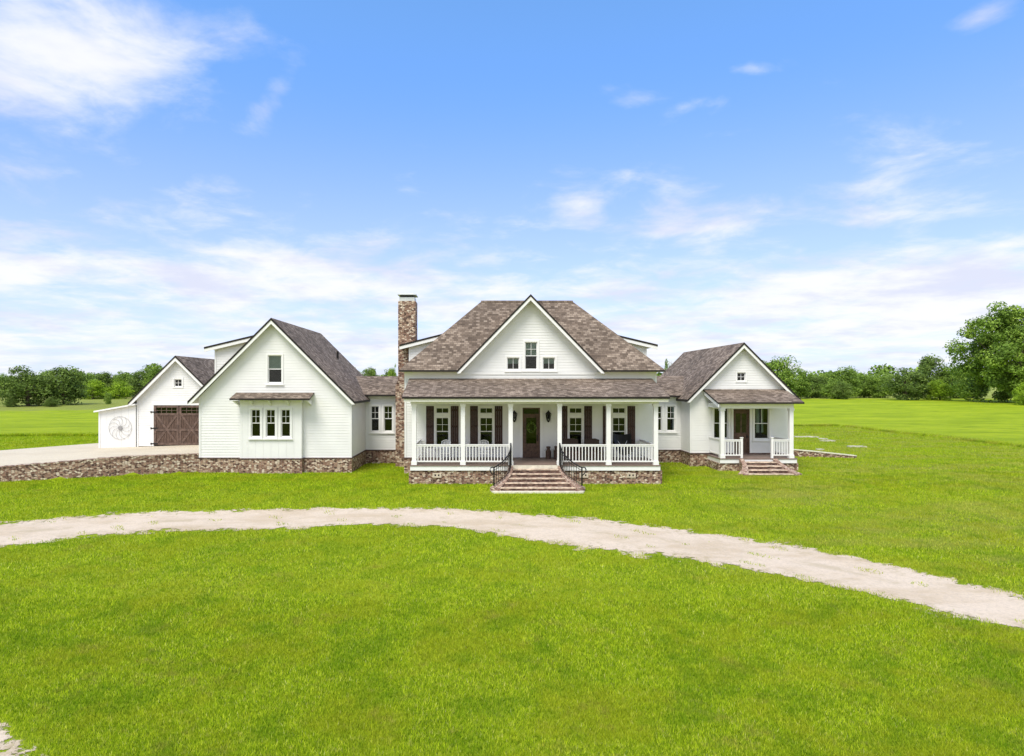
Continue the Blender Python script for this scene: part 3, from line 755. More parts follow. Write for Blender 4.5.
M['riser'] = stone_mat('shaded_riser_brick', 4.5, 13., (.2, .14, .11), [(0, (.05, .025, .02)), (.6, (.14, .07, .05)), (1, (.3, .2, .15))])  # brick colour darkened to put the shade on the risers into it
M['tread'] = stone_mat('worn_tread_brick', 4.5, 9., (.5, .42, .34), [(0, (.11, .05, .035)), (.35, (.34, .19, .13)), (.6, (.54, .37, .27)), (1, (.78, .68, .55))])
f = steps(SX, SY0, SY1, FZ, 6, 1.05, 1.75, -.16)
mb = MB(); mb.box(SX-1.15, SX+1.15, 30.30, 30.42, .50, FZ-.004); P(mb, 'step_landing', 'cream_stone')
mb = MB(); mb.prism([(SX-2.1, 28.78, -.135), (SX+2.1, 28.78, -.135), (SX+2.0, 28.5, -.135), (SX-2.0, 28.5, -.135)], (0, 0, -.3)); P(mb, 'step_footing', 'cream_stone')
# iron handrails
for s_ in (-1, 1):
    mb = MB(); m_ = 15; topL = []; cb = []
    for j in range(m_+1):
        q = j/m_*.90; x = SX+s_*(f(q)+.11+.34*q**3); y = SY0-(SY0-SY1)*q*1.06+.0; z = FZ-.02-(FZ+.16-.17)*(q**1.05)
        zt = z+.80+.22*(1-q)**2+.02; topL.append((x, y, zt)); cb.append((x, y, z))
    x, y, z = topL[-1]; curl = [(x+s_*.06, y-.02, z+.02), (x+s_*.14, y-.04, z), (x+s_*.18, y-.05, z-.1), (x+s_*.14, y-.05, z-.2), (x+s_*.06, y-.03, z-.32)]
    mb.tube(topL+curl, .03); mb.tube([(a, b, c-.12) for a, b, c in topL], .012); mb.tube([(a, b, c+.08) for a, b, c in cb], .012)
    r = P(mb, 'handrail', 'black')
    for j in range(m_+1):
        g = MB(); big = j in (0, m_)
        g.tube([cb[j], (cb[j][0], cb[j][1], topL[j][2]+(.03 if big else 0))], .034 if big else .013, None, 4)
        sub(g, 'newel_post' if big else 'iron_baluster', 'black', r, H)

# ================================================================== left wing
LX0, LX1, LY0, LY1 = -15.0, -7.06, 33.7, 43.1; lc, laz, lhw, lez = -11.13, 8.12, 4.35, 3.77
FL = .80
mb = MB()
siding(mb, (0, LY0, 0), (1, 0, 0), (0, -1, 0), [(LX0, FL), (LX1, FL), (LX1, 4.02), (lc, 7.97), (LX0, 4.02)], [hole(-11.43, -10.70, 4.73, 6.19), hole(-12.3, -10.0, 1.6, 3.6)])
siding(mb, (LX1, 0, 0), (0, 1, 0), (1, 0, 0), [(LY0, FL), (LY1, FL), (LY1, 3.95), (LY0, 3.95)])
siding(mb, (LX0, 0, 0), (0, 1, 0), (-1, 0, 0), [(LY0, FL), (LY1, FL), (LY1, 3.95), (LY0, 3.95)])
siding(mb, (0, LY1, 0), (1, 0, 0), (0, 1, 0), [(LX0, FL), (LX1, FL), (LX1, 4.02), (lc, 7.97), (LX0, 4.02)])
for x in (LX0, LX1): mb.box(x-.05, x+.05, LY0-.035, LY0+.06, FL, 3.95)
P(mb, 'wall', 'white')
mb = MB(); mb.box(LX0-.05, LX1+.05, LY0-.05, LY1+.05, -.4, FL-.06, 'stone'); mb.box(LX0-.08, LX1+.08, LY0-.08, LY1+.08, FL-.057, FL, 'cap')
mb.box(-12.81, -9.53, 33.33, LY0, -.4, FL-.058, 'stone'); mb.box(-12.84, -9.50, 33.30, LY0-.081, FL-.056, FL+.001, 'cap'); P(mb, 'foundation', 'stone')
mb = MB(); mb.prism([(-14.8, 34.9, FL), (-7.3, 34.9, FL), (-7.3, 34.9, 4.0), (lc, 34.9, 7.7), (-14.8, 34.9, 4.0)], (0, .1, 0), 'dark_room'); P(mb, 'dark_backing', 'dark_room')
gable_roof(lc, laz, lhw, lez, 33.28, 43.4); rake_boards(lc, laz, lhw, lez, 33.28)
window(H, -11.43, -10.70, 4.73, 6.19, LY0, (1, 1), (1, 1), shade=.52)
# bay under a small shed roof
BY = 33.38
mb = MB(); bh = [hole(-12.20, -11.71, 1.91, 3.35), hole(-11.42, -10.93, 1.91, 3.35), hole(-10.64, -10.15, 1.91, 3.35)]
siding(mb, (0, BY, 0), (1, 0, 0), (0, -1, 0), [(-12.76, FL), (-9.58, FL), (-9.58, 3.86), (-12.76, 3.86)], bh, .4, 'batten')
mb.box(-12.78, -12.66, BY-.02, LY0-.003, FL, 3.86); mb.box(-9.68, -9.56, BY-.02, LY0-.003, FL, 3.86)
P(mb, 'bay_wall', 'white')
for h in bh: window(H, h[0], h[1], h[2], h[3], BY-.012, (2, 2), (1, 1), cas=.10)
mb = MB(); mb.prism([(-13.08, 32.75, 3.93), (-8.98, 32.75, 3.93), (-8.98, 33.67, 4.22), (-13.08, 33.67, 4.22)], (0, 0, -.09), 'edge', 'roof', 'soffit'); P(mb, 'bay_roof', 'roof')
for x in (-12.95, -12.1, -11.15, -10.2, -9.15):
    mb = MB(); mb.prism([(x-.04, 33.66 if not -12.76 < x < -9.58 else BY-.03, 3.80), (x-.04, 32.85, 3.80), (x-.04, 33.66 if not -12.76 < x < -9.58 else BY-.03, 3.55)], (.08, 0, 0)); P(mb, 'bracket', 'trim')
dormer(-1, -15.55, 6.72, -11.7, 7.64, -15.02, 35.7, 39.6, lambda x: laz+(x-lc))
mb = MB(); mb.tube([(-9.3, 40.4, 5.9), (-9.3, 40.4, 6.75)], .07, None, 8); P(mb, 'vent_pipe', 'edge')
# ---- left connector
mb = MB(); CY = 37.8; ch = [hole(-6.74, -6.25, 1.88, 3.38), hole(-5.97, -5.46, 1.88, 3.38)]
siding(mb, (0, CY, 0), (1, 0, 0), (0, -1, 0), [(LX1, FL), (Xa, FL), (Xa, 4.0), (LX1, 4.0)], ch)
P(mb, 'connector_wall', 'white')
mb = MB(); mb.box(LX1+.05, Xa-.05, CY-.05, CY+.4, -.4, FL-.06, 'stone'); mb.box(LX1+.081, Xa-.1, CY-.08, CY+.3, FL-.057, FL, 'cap'); P(mb, 'foundation', 'stone')
mb = MB(); mb.box(-7.0, -4.2, 39.2, 39.3, FL, 4.); P(mb, 'dark_backing', 'dark_room')
for h in ch: window(H, *h, CY, (2, 2), (1, 1), cas=.10)
mb = MB(); mb.prism([(-8.6, 37.35, 4.06), (-4.2, 37.35, 4.06), (-4.2, 40.6, 5.18), (-8.6, 40.6, 5.18)], (0, 0, -.10), 'edge', 'roof', 'soffit')
mb.prism([(-8.6, 40.6, 5.18), (-4.2, 40.6, 5.18), (-4.2, 43.6, 4.1), (-8.6, 43.6, 4.1)], (0, 0, -.10), 'edge', 'roof', 'soffit'); P(mb, 'connector_roof', 'roof')
# ---- chimney
mb = MB(); mb.box(-4.92, -3.94, 36.25, 37.3, 3.9, 9.38, 'stone'); mb.prism([(-5.05, 36.15, -.3), (-4.165, 36.15, -.3), (-4.165, 36.15, 4.55), (-4.9, 36.15, 4.9), (-5.05, 36.15, 4.6)], (0, 1.3, 0), 'stone')
ch_ = P(mb, 'chimney', 'stone', 'tall rubble-stone chimney')
mb = MB(); mb.box(-4.86, -4.0, 36.3, 37.25, 9.381, 9.60, 'metal'); sub(mb, 'chimney_crown', 'metal', ch_, H)
mb = MB(); mb.box(-4.82, -4.04, 36.36, 37.2, 9.60, 9.72, 'black'); mb.prism([(-4.95, 36.2, 9.72), (-3.9, 36.2, 9.72), (-4.1, 36.4, 9.86), (-4.75, 36.4, 9.86)], (0, .02, 0), 'metal')
mb.box(-4.95, -3.9, 36.2, 37.36, 9.721, 9.77, 'metal'); mb.box(-4.8, -4.05, 36.35, 37.2, 9.77, 9.85, 'metal'); sub(mb, 'chimney_cap', 'metal', ch_, H)
mb = MB(); mb.box(-4.52, -4.28, 36.02, 36.14, 1.0, 1.35, 'trim'); P(mb, 'meter_box', 'trim')
# ---- right connector
RCY = 38.2; RX0, RX1, RY0, RY1 = 11.7, 17.45, 36.4, 46.8; FR = .76; rc, raz, rhw, rez = 14.6, 7.02, 3.2, 3.80
mb = MB(); ch = [hole(10.07, 10.56, 1.88, 3.36), hole(10.86, 11.34, 1.88, 3.36)]
siding(mb, (0, RCY, 0), (1, 0, 0), (0, -1, 0), [(Xb, FR), (RX0, FR), (RX0, 3.98), (Xb, 3.98)], ch); P(mb, 'connector_wall', 'white')
mb = MB(); mb.box(Xb+.1, RX0-.05, RCY-.05, RCY+.4, -.4, FR-.06, 'stone'); mb.box(Xb+.1, RX0-.081, RCY-.08, RCY+.3, FR-.057, FR, 'cap'); P(mb, 'foundation', 'stone')
mb = MB(); mb.box(9.0, 11.6, 39.6, 39.7, FR, 4.); P(mb, 'dark_backing', 'dark_room')
for h in ch: window(H, *h, RCY, (2, 2), (1, 1), cas=.10)
mb = MB(); mb.prism([(8.95, 37.75, 4.0), (13.4, 37.75, 4.0), (13.4, 41.1, 5.2), (8.95, 41.1, 5.2)], (0, 0, -.10), 'edge', 'roof', 'soffit')
mb.prism([(8.95, 41.1, 5.2), (13.4, 41.1, 5.2), (13.4, 44.2, 4.1), (8.95, 44.2, 4.1)], (0, 0, -.10), 'edge', 'roof', 'soffit'); P(mb, 'connector_roof', 'roof')
# ================================================================== right wing
rh = [hole(13.02, 13.83, 1.58, 3.31), hole(15.33, 16.15, 1.55, 3.31), hole(14.12, 15.04, .76, 3.25)]
mb = MB()
siding(mb, (0, RY0, 0), (1, 0, 0), (0, -1, 0), [(RX0, FR), (RX1, FR), (RX1, 4.0), (rc, 6.87), (RX0, 4.0)], rh+[hole(14.33, 14.82, 4.84, 5.33)])
siding(mb, (RX0, 0, 0), (0, 1, 0), (-1, 0, 0), [(RY0, FR), (RY1, FR), (RY1, 3.98), (RY0, 3.98)])
siding(mb, (RX1, 0, 0), (0, 1, 0), (1, 0, 0), [(RY0, FR), (RY1, FR), (RY1, 3.98), (RY0, 3.98)])
siding(mb, (0, RY1, 0), (1, 0, 0), (0, 1, 0), [(RX0, FR), (RX1, FR), (RX1, 4.0), (rc, 6.87), (RX0, 4.0)])
for x in (RX0, RX1): mb.box(x-.05, x+.05, RY0-.035, RY0+.06, FR, 3.95)
P(mb, 'wall', 'white')
mb = MB(); mb.prism([(RX0+.3, 37.6, FR-.1), (RX1-.3, 37.6, FR-.1), (RX1-.3, 37.6, 3.9), (rc, 37.6, 6.5), (RX0+.3, 37.6, 3.9)], (0, .1, 0)); P(mb, 'dark_backing', 'dark_room')
mb = MB(); mb.box(RX0-.05, RX1+.05, RY0-.05, RY1+.05, -.4, FR-.06, 'stone'); mb.box(RX0-.08, RX1+.08, RY0-.08, RY1+.08, FR-.057, FR, 'cap'); P(mb, 'foundation', 'stone')
gable_roof(rc, raz, rhw, rez, 36.02, 47.0); rake_boards(rc, raz, rhw, rez, 36.02)
window(H, 14.33, 14.82, 4.84, 5.33, RY0, (2, 2), meet=0, cas=.08, sill=False)
window(H, 13.02, 13.83, 1.58, 3.31, RY0, (2, 1), (2, 1), cas=.1); wc = window(H, 15.33, 16.15, 1.55, 3.31, RY0, (2, 1), (1, 1), cas=.1)
mb = MB()
for x0, x1 in ((15.52, 15.70), (15.80, 15.92)):
    for k in range(4): xa = x0+(x1-x0)*k/4; mb.box(xa, xa+(x1-x0)/4, RY0+.2+.02*(k % 2), RY0+.23+.02*(k % 2), 1.9, 3.3)
sub(mb, 'curtain', 'shade', wc, H)
mb = MB(); mb.box(14.12, 14.2, RY0-.02, RY0+.1, .7, 3.25); mb.box(14.96, 15.04, RY0-.02, RY0+.1, .7, 3.25); mb.box(14.2, 14.96, RY0-.019, RY0+.1, 3.17, 3.25)
mb.box(14.2, 14.96, RY0+.03, RY0+.08, .7, 3.17); 
for x in (14.27, 14.61): mb.box(x, x+.27, RY0+.015, RY0+.03, .85, 1.75)
sd = P(mb, 'side_door', 'doorwood')
g = MB()
for x in (14.27, 14.61): g.box(x, x+.27, RY0+.02, RY0+.029, 1.9, 3.0)
sub(g, 'pane', 'glass', sd, H)
g = MB(); g.tube([(14.9, RY0-.01, 1.6), (14.9, RY0-.05, 1.7), (14.9, RY0-.01, 1.8)], .014); g.box(14.88, 14.92, RY0+.01, RY0+.03, 1.6, 1.8); sub(g, 'door_handle', 'black', sd, H)
mb = MB(); mb.box(14.0, 14.116, RY0-.05, RY0-.022, .7, 3.38); mb.box(15.044, 15.16, RY0-.05, RY0-.022, .7, 3.38); mb.box(14.116, 15.044, RY0-.05, RY0-.022, 3.254, 3.38); P(mb, 'door_casing', 'trim')
# small porch
FP = .68; PY = 34.5
mb = MB(); mb.prism([(12.4, 34.05, 3.70), (17.0, 34.05, 3.70), (17.05, 36.39, 4.38), (12.4, 36.39, 4.38)], (0, 0, -.09), 'edge', 'roof', 'soffit'); P(mb, 'porch_roof', 'roof')
mb = MB(); mb.prism([(12.42, 34.07, 3.60), (12.42, 36.36, 4.27), (12.42, 36.36, 4.08), (12.42, 34.07, 3.42)], (.05, 0, 0)); P(mb, 'rake_board', 'trim')
mb = MB(); mb.box(12.66, 16.6, PY-.1, PY+.1, 3.36, 3.64)
for x in (12.76, 16.5): mb.box(x-.09, x+.09, PY+.101, RY0-.05, 3.365, 3.66)
mb.box(12.67, 16.59, PY-.05, RY0-.06, 3.62, 3.65); P(mb, 'porch_beam', 'trim')
for x in (12.775, 16.48): column(x, PY, FP, 3.36, .21)
mb = MB(); mb.box(12.6, 16.77, 34.33, RY0-.08, FP-.05, FP); P(mb, 'porch_floor', 'deck')
mb = MB(); mb.box(12.62, 16.75, 34.36, 34.40, .42, FP-.053); mb.box(12.62, 12.66, 34.401, RY0-.09, .42, FP-.053); mb.box(16.71, 16.75, 34.401, RY0-.09, .42, FP-.053); P(mb, 'porch_skirt', 'trim')
mb = MB(); mb.box(12.57, 16.85, 34.42, RY0-.09, -.4, .417); P(mb, 'porch_foundation', 'stone')
railing((12.88, PY), (13.78, PY), FP, 1.0, n=6); railing((15.52, PY), (16.37, PY), FP, 1.0, n=6)
railing((12.775, PY+.12), (12.775, RY0-.04), FP, 1.0, n=11); railing((16.48, PY+.12), (16.48, RY0-.04), FP, 1.0, n=11)
for x in (13.83, 15.47):
    mb = MB(); mb.box(x-.055, x+.055, PY-.055, PY+.055, FP, FP+1.08); mb.box(x-.075, x+.075, PY-.075, PY+.075, FP+1.08, FP+1.12); P(mb, 'newel_post', 'trim')
steps(14.65, 34.32, 32.75, FP, 5, .80, 1.2, -.10)
mb = MB(); mb.prism([(13.2, 32.78, -.085), (16.1, 32.78, -.085), (16.0, 32.5, -.085), (13.3, 32.5, -.085)], (0, 0, -.3)); P(mb, 'step_footing', 'cream_stone')

# ================================================================== garage
G = empty('garage', (-19, 39.5, .85), 'small white gabled garage with dark plank double doors beside the driveway', 'garage')
def PG(mb, name, m): return mb.build(name, m, G)
gc, gaz, ghw, gez = -18.96, 6.42, 2.9, 3.53; GY = 39.5
mb = MB()
siding(mb, (0, GY, 0), (1, 0, 0), (0, -1, 0), [(-21.43, .85), (-16.5, .85), (-16.5, 3.83), (gc, 6.28), (-21.43, 3.83)], [hole(-20.43, -17.33, .5, 3.37), hole(-19.18, -18.70, 4.51, 4.98)])
siding(mb, (-21.43, 0, 0), (0, 1, 0), (-1, 0, 0), [(GY, .6), (50., .6), (50., 3.85), (GY, 3.85)])
siding(mb, (-16.5, 0, 0), (0, 1, 0), (1, 0, 0), [(GY, .6), (50., .6), (50., 3.85), (GY, 3.85)])
siding(mb, (0, 50., 0), (1, 0, 0), (0, 1, 0), [(-21.43, .6), (-16.5, .6), (-16.5, 3.83), (gc, 6.28), (-21.43, 3.83)])
mb.box(-21.48, -21.38, GY-.035, GY+.06, .8, 3.8)
PG(mb, 'wall', 'white')
mb = MB()
for s_ in (-1, 1): mb.prism([(gc, 39.15, gaz), (gc+s_*ghw, 39.15, gez), (gc+s_*ghw, 50.3, gez), (gc, 50.3, gaz)], (0, 0, -.12), 'edge', 'roof', 'soffit')
PG(mb, 'roof', 'roof'); rake_boards(gc, gaz, ghw, gez, 39.15, .12, .2, G)
mb = MB(); mb.prism([(-21.2, 41., .6), (-16.8, 41., .6), (-16.8, 41., 3.6), (gc, 41., 5.9), (-21.2, 41., 3.6)], (0, .1, 0)); PG(mb, 'dark_backing', 'dark_room')
window(G, -19.18, -18.70, 4.51, 4.98, GY, (2, 2), meet=0, cas=.08, sill=False)
mb = MB(); mb.box(-20.55, -20.43, GY-.04, GY+.03, .85, 3.37); mb.box(-17.33, -17.21, GY-.04, GY+.03, .85, 3.37); mb.box(-20.55, -17.21, GY-.045, GY+.03, 3.371, 3.56); PG(mb, 'door_casing', 'trim')
for k, x in enumerate((-20.42, -18.865)):
    x1 = x+1.53; z0, z1 = .91, 3.35; y = GY-.0
    mb = MB(); nb = 8
    for j in range(nb): mb.box(x+.1+(1.33)*j/nb+.004, x+.1+1.33*(j+1)/nb-.004, y+.01, y+.04, z0+.1, 2.83)
    d = PG(mb, 'garage_door', 'planks'); b = MB()
    b.box(x, x+.13, y-.02, y+.045, z0, z1); b.box(x1-.13, x1, y-.02, y+.045, z0, z1)
    for za, zb in ((z0, z0+.15), (1.78, 1.92), (2.74, 2.88), (z1-.12, z1)): b.box(x+.13, x1-.13, y-.019, y+.045, za, zb)
    b.box(x+.13, x1-.13, y-.0, y+.03, 3.03, 3.06)
    for j in range(1, 4): b.box(x+.13+1.27*j/4-.015, x+.13+1.27*j/4+.015, y+.001, y+.03, 2.88, z1-.12)
    for (xa, za, xb, zb) in ((x+.13, 2.74, x1-.13, 1.92), (x+.13, 1.92, x1-.13, 2.74)) if False else ((x+.16, z0+.15, x1-.16, 2.74), (x1-.16, z0+.15, x+.16, 2.74)):
        dd = Vector((xb-xa, 0, zb-za)).normalized(); nn = Vector((-dd.z, 0, dd.x))*.065; off = -.012 if xa < xb else -.016
        b.prism([Vector((xa, y+off, za))+nn, Vector((xb, y+off, zb))+nn, Vector((xb, y+off, zb))-nn, Vector((xa, y+off, za))-nn], (0, .03, 0))
    sub(b, 'door_frame', 'brace', d, G)
    g = MB(); g.box(x+.13, x1-.13, y+.025, y+.031, 2.88, z1-.12); sub(g, 'pane', 'glass', d, G)
    for z in (1.0, 1.95, 2.95):
        g = MB(); a = x-.2 if k == 0 else x1-.25; g.box(a, a+.45, y-.055, y-.046, z-.035, z+.035); g.box(a, a+.06, y-.055, y-.03, z-.06, z+.06); sub(g, 'hinge', 'black', d, G)
# lean-to
mb = MB()
siding(mb, (0, 39.42, 0), (1, 0, 0), (0, -1, 0), [(-23.74, .6), (-21.50, .6), (-21.50, 3.36), (-23.74, 2.98)], [], .45, 'batten')
siding(mb, (-23.74, 0, 0), (0, 1, 0), (-1, 0, 0), [(39.42, .4), (46., .4), (46., 2.98), (39.42, 2.98)], [], .45, 'batten')
mb.box(-23.78, -23.68, 39.38, 39.5, .5, 2.97); PG(mb, 'lean_to_wall', 'white')
mb = MB(); mb.prism([(-23.98, 39.2, 3.03), (-21.45, 39.2, 3.47), (-21.45, 46.2, 3.47), (-23.98, 46.2, 3.03)], (0, 0, -.09), 'trim', 'trim', 'soffit'); PG(mb, 'lean_to_roof', 'trim')

# metal wheel ornament
mb = MB(); mx, my, mz, r_ = -22.44, 39.37, 1.98, .70
cir = lambda r: [(mx+r*math.cos(a), my, mz+r*math.sin(a)) for a in np.linspace(0, 2*math.pi, 40, endpoint=False)]
mb.tube(cir(r_), .009, None, 4, True)
mo = mb.build('wheel_ornament', 'wire'); tag(mo, 'round grey wire windmill ornament hanging on the white lean-to wall', 'wall ornament')
for k in range(11):
    a0 = k*math.pi/5.5; b = MB(); pts = []
    for j in range(9):
        q = j/8; rr = .1+(r_-.1)*q; a = a0+.55*q-.4*math.sin(q*math.pi)*.6; pts.append((mx+rr*math.cos(a), my, mz+rr*math.sin(a)))
    b.tube(pts, .008, None, 4); o = b.build('blade', 'wire'); o.parent = mo
b = MB(); b.prism([(mx+.13*math.cos(a), my-.02, mz+.13*math.sin(a)) for a in np.linspace(0, 2*math.pi, 16, endpoint=False)], (0, .03, 0)); o = b.build('hub', 'wire'); o.parent = mo

# ================================================================== porch things
# heart wreath on the door
def leafball(path, r, n, size):
    V = []; F = []; T = []
    for i in range(n):
        p = np.array(path[rng.integers(len(path))])+rng.normal(0, r, 3); a = rng.normal(0, 1, 3); a /= np.linalg.norm(a); b = np.cross(a, rng.normal(0, 1, 3)); b /= np.linalg.norm(b)
        k = len(V); s_ = size*rng.uniform(.6, 1.3); V += [p-a*s_, p+b*s_*.6, p+a*s_, p-b*s_*.6]; F.append([k, k+1, k+2, k+3]); T += [rng.random()]*4
    return np.array(V), np.array(F), np.array(T)
path = [(2.425+.2*math.cos(a), 33.43, 2.42+.22*math.sin(a)) for a in np.linspace(0, 2*math.pi, 40)]
V, F, T = leafball(path, .025, 420, .05); o = bpy.data.objects.new('wreath', np_mesh('wreath', V, F, ['leaf_dark'], T)); COL.objects.link(o)
tag(o, 'round dark green wreath hanging on the glazed front door', 'wreath')
def chair(name, x, y, label, cat, m, style, group=None):
    r = empty(name, (x, y, FZ), label, cat, group)
    def pp(mb, n, mm=m):
        o = mb.build(n, mm); o.parent = r; return o
    if style == 'rocker':
        mb = MB(); mb.box(-.26, .26, -.25, .25, .40, .44); pp(mb, 'seat')
        for s_ in (-1, 1):
            mb = MB(); mb.tube([(s_*.24, -.5, .08), (s_*.24, -.2, .02), (s_*.24, .2, .02), (s_*.24, .55, .09)], .02); pp(mb, 'rocker')
            mb = MB(); mb.tube([(s_*.26, -.28, .66), (s_*.26, .26, .68)], .025); pp(mb, 'armrest')
            mb = MB(); mb.tube([(s_*.25, -.22, .02), (s_*.25, -.22, .66)], .022); pp(mb, 'leg')
            mb = MB(); mb.tube([(s_*.25, .22, .02), (s_*.25, .24, .5), (s_*.24, .36, 1.08)], .022); pp(mb, 'leg')
        mb = MB()
        for k in range(5): xx = -.16+.08*k; mb.prism([(xx-.025, .24, .46), (xx+.025, .24, .46), (xx+.025, .34, 1.06+.05*math.cos(k-2)), (xx-.025, .34, 1.06+.05*math.cos(k-2))], (0, .015, 0))
        mb.tube([(-.25, .36, 1.05), (-.12, .36, 1.13), (0, .36, 1.16), (.12, .36, 1.13), (.25, .36, 1.05)], .03); pp(mb, 'backrest')
    if style == 'wicker':
        mb = MB(); mb.box(-.36, .36, -.33, .33, .16, .40); pp(mb, 'seat_frame')
        mb = MB(); mb.prism([(-.36, .26, .40), (.36, .26, .40), (.38, .38, 1.02), (.2, .39, 1.08), (-.2, .39, 1.08), (-.38, .38, 1.02)], (0, .08, 0)); pp(mb, 'backrest')
        for s_ in (-1, 1):
            mb = MB(); mb.box(s_*.36, s_*.46, -.34, .38, .14, .66); pp(mb, 'armrest')
            for yy in (-.3, .34): mb = MB(); mb.box(s_*.38-.025, s_*.38+.025, yy-.025, yy+.025, 0, .16); pp(mb, 'leg')
        mb = MB(); mb.box(-.33, .33, -.31, .25, .402, .50); pp(mb, 'cushion', 'shutter')
    if style == 'rocker': r.scale = (.92, .92, .86)
    if style == 'butterfly':
        mb = MB(); g = []
        for i in range(7):
            row = []
            for j in range(7):
                u_, v_ = i/6*2-1, j/6; zz = .42+.85*v_**1.4-.12*(1-u_*u_)*(1-v_); yy = -.35+.75*v_+.1*u_*u_*-1; row.append((u_*(.38+.08*v_), yy, zz+.08*u_*u_))
            g.append(row)
        for i in range(6):
            for j in range(6): mb.poly([g[i][j], g[i+1][j], g[i+1][j+1], g[i][j+1]])
        pp(mb, 'sling_seat')
        for s_ in (-1, 1):
            mb = MB(); mb.tube([(s_*.36, -.4, .52), (-s_*.36, .32, 0), ], .014); mb.tube([(s_*.46, .38, 1.32), (-s_*.38, -.38, 0)], .014); pp(mb, 'crossed_frame', 'metal')
    return r
chair('rocking_chair', -1.98, 32.3, 'white slatted rocking chair behind the railing at the left end of the long porch', 'chair', 'trim', 'rocker', 'white rocking chairs on the porch')
chair('rocking_chair', -.05, 32.2, 'white arch-backed rocking chair between the front steps and the left porch bay', 'chair', 'trim', 'rocker', 'white rocking chairs on the porch')
chair('wicker_armchair', 4.35, 32.1, 'dark brown wicker armchair just right of the front steps', 'chair', 'wicker', 'wicker', 'brown wicker armchairs on the porch')
chair('wicker_armchair', 5.42, 32.1, 'dark brown wicker armchair on the side away from the front steps', 'chair', 'wicker', 'wicker', 'brown wicker armchairs on the porch')
chair('sling_chair', 6.95, 32.2, 'black sling chair with crossed pale metal legs at the right end of the porch', 'chair', 'black', 'butterfly')
def can(x, y, h, label):
    o = MB(); o.lathe(x, y, [(.13, FZ), (.14, FZ+.03), (.14, FZ+h*.6), (.075, FZ+h*.78), (.08, FZ+h*.86), (.11, FZ+h*.9), (.105, FZ+h), (.02, FZ+h+.01)], 16)
    c = o.build('milk_can', 'can', None, True)
    g = MB(); g.tube([(x-.13, y, FZ+h*.62), (x-.19, y, FZ+h*.68), (x-.1, y, FZ+h*.82)], .012); hh = g.build('handle', 'can'); hh.parent = c
    tag(c, label, 'milk can', 'old milk cans beside the front door')
can(3.28, 33.1, .62, 'brown old milk can nearest the front door'); can(3.68, 33.05, .64, 'dark old milk can beside the porch column, away from the door')

# ================================================================== trees
def crown_mesh(seed, rx, rz_, cz, n_cl, n_leaf, leaf, cl_r, mat, lift=0., oak=False):
    g = np.random.default_rng(seed); V = []; T = []
    ph = g.uniform(0, 6.28, 6)
    th = g.uniform(0, 2*np.pi, n_cl); ph_ = np.arccos(g.uniform(-.95 if not oak else -.55, 1, n_cl)); rad = g.uniform(.45, 1., n_cl)**.5
    wob = 1+.22*np.sin(3*th+ph[0])*np.sin(2*ph_+ph[1])+.14*np.sin(5*th+ph[2]+3*ph_)
    C = np.stack([rx*rad*wob*np.sin(ph_)*np.cos(th), rx*rad*wob*np.sin(ph_)*np.sin(th), cz+rz_*rad*wob*np.cos(ph_)], -1)
    tone_c = g.uniform(.15, .75, n_cl); k = max(1, n_leaf//n_cl)
    cr = cl_r*g.uniform(.6, 1.35, n_cl)
    d = g.normal(0, 1, (n_cl, k, 3)); d /= np.linalg.norm(d, axis=-1, keepdims=True)
    rr = g.uniform(.3, 1, (n_cl, k, 1))**.6
    Pp = C[:, None]+d*rr*cr[:, None, None]*np.array([1, 1, .7])
    nrm = d*.6+np.array([0, 0, .55])+g.normal(0, .5, d.shape); nrm /= np.linalg.norm(nrm, axis=-1, keepdims=True)
    a = np.cross(nrm, g.normal(0, 1, d.shape)); a /= np.linalg.norm(a, axis=-1, keepdims=True); b = np.cross(nrm, a)
    s_ = leaf*g.uniform(.5, 1.3, (n_cl, k, 1))
    Q = np.stack([Pp-a*s_, Pp-b*s_*.7, Pp+a*s_, Pp+b*s_*.7], 2)
    V = Q.reshape(-1, 3); F = np.arange(len(V)).reshape(-1, 4)
    tn = np.clip(tone_c[:, None]+g.normal(0, .14, (n_cl, k)), 0, 1); T = np.repeat(tn.reshape(-1), 4)
    return np_mesh('crown', V, F, [mat], T), C
def trunk_mesh(seed, h, r, C, n_limb):
    g = random.Random(seed); mb = MB()
    mb.tube([(0, 0, -.3), (.05*r, 0, h*.25), (r*.4, r*.2, h*.55), (r*.2, 0, h*.85)], [r*1.25, r, r*.7, r*.25], None, 8)
    for i in range(n_limb):
        c = C[g.randrange(len(C))]; z0 = h*g.uniform(.2, .5)
        mid = (c[0]*.45, c[1]*.45, z0+(c[2]-z0)*.4); mb.tube([(r*.2, 0, z0), mid, tuple(c)], [r*.4, r*.25, r*.07], None, 5)
    me = mb.build('trunk', 'trunk'); d = me.data; bpy.data.objects.remove(me); return d
PROTO = {}
for kind, mat, seeds in (('dark', 'leaf_dark', 3), ('mid', 'leaf_mid', 4), ('bright', 'leaf_bright', 2)):
    for i in range(seeds):
        sd_ = hash_ = {'dark': 100, 'mid': 200, 'bright': 300}[kind]+i
        # unit tree: height 10, half-width 4.6
        cm, C = crown_mesh(sd_, 3.6, 4.6, 4.4, 120, 9600, .19, 1.3, mat)
        PROTO[(kind, i)] = (cm, trunk_mesh(sd_, 8, .28, C, 14))
tcount = {}
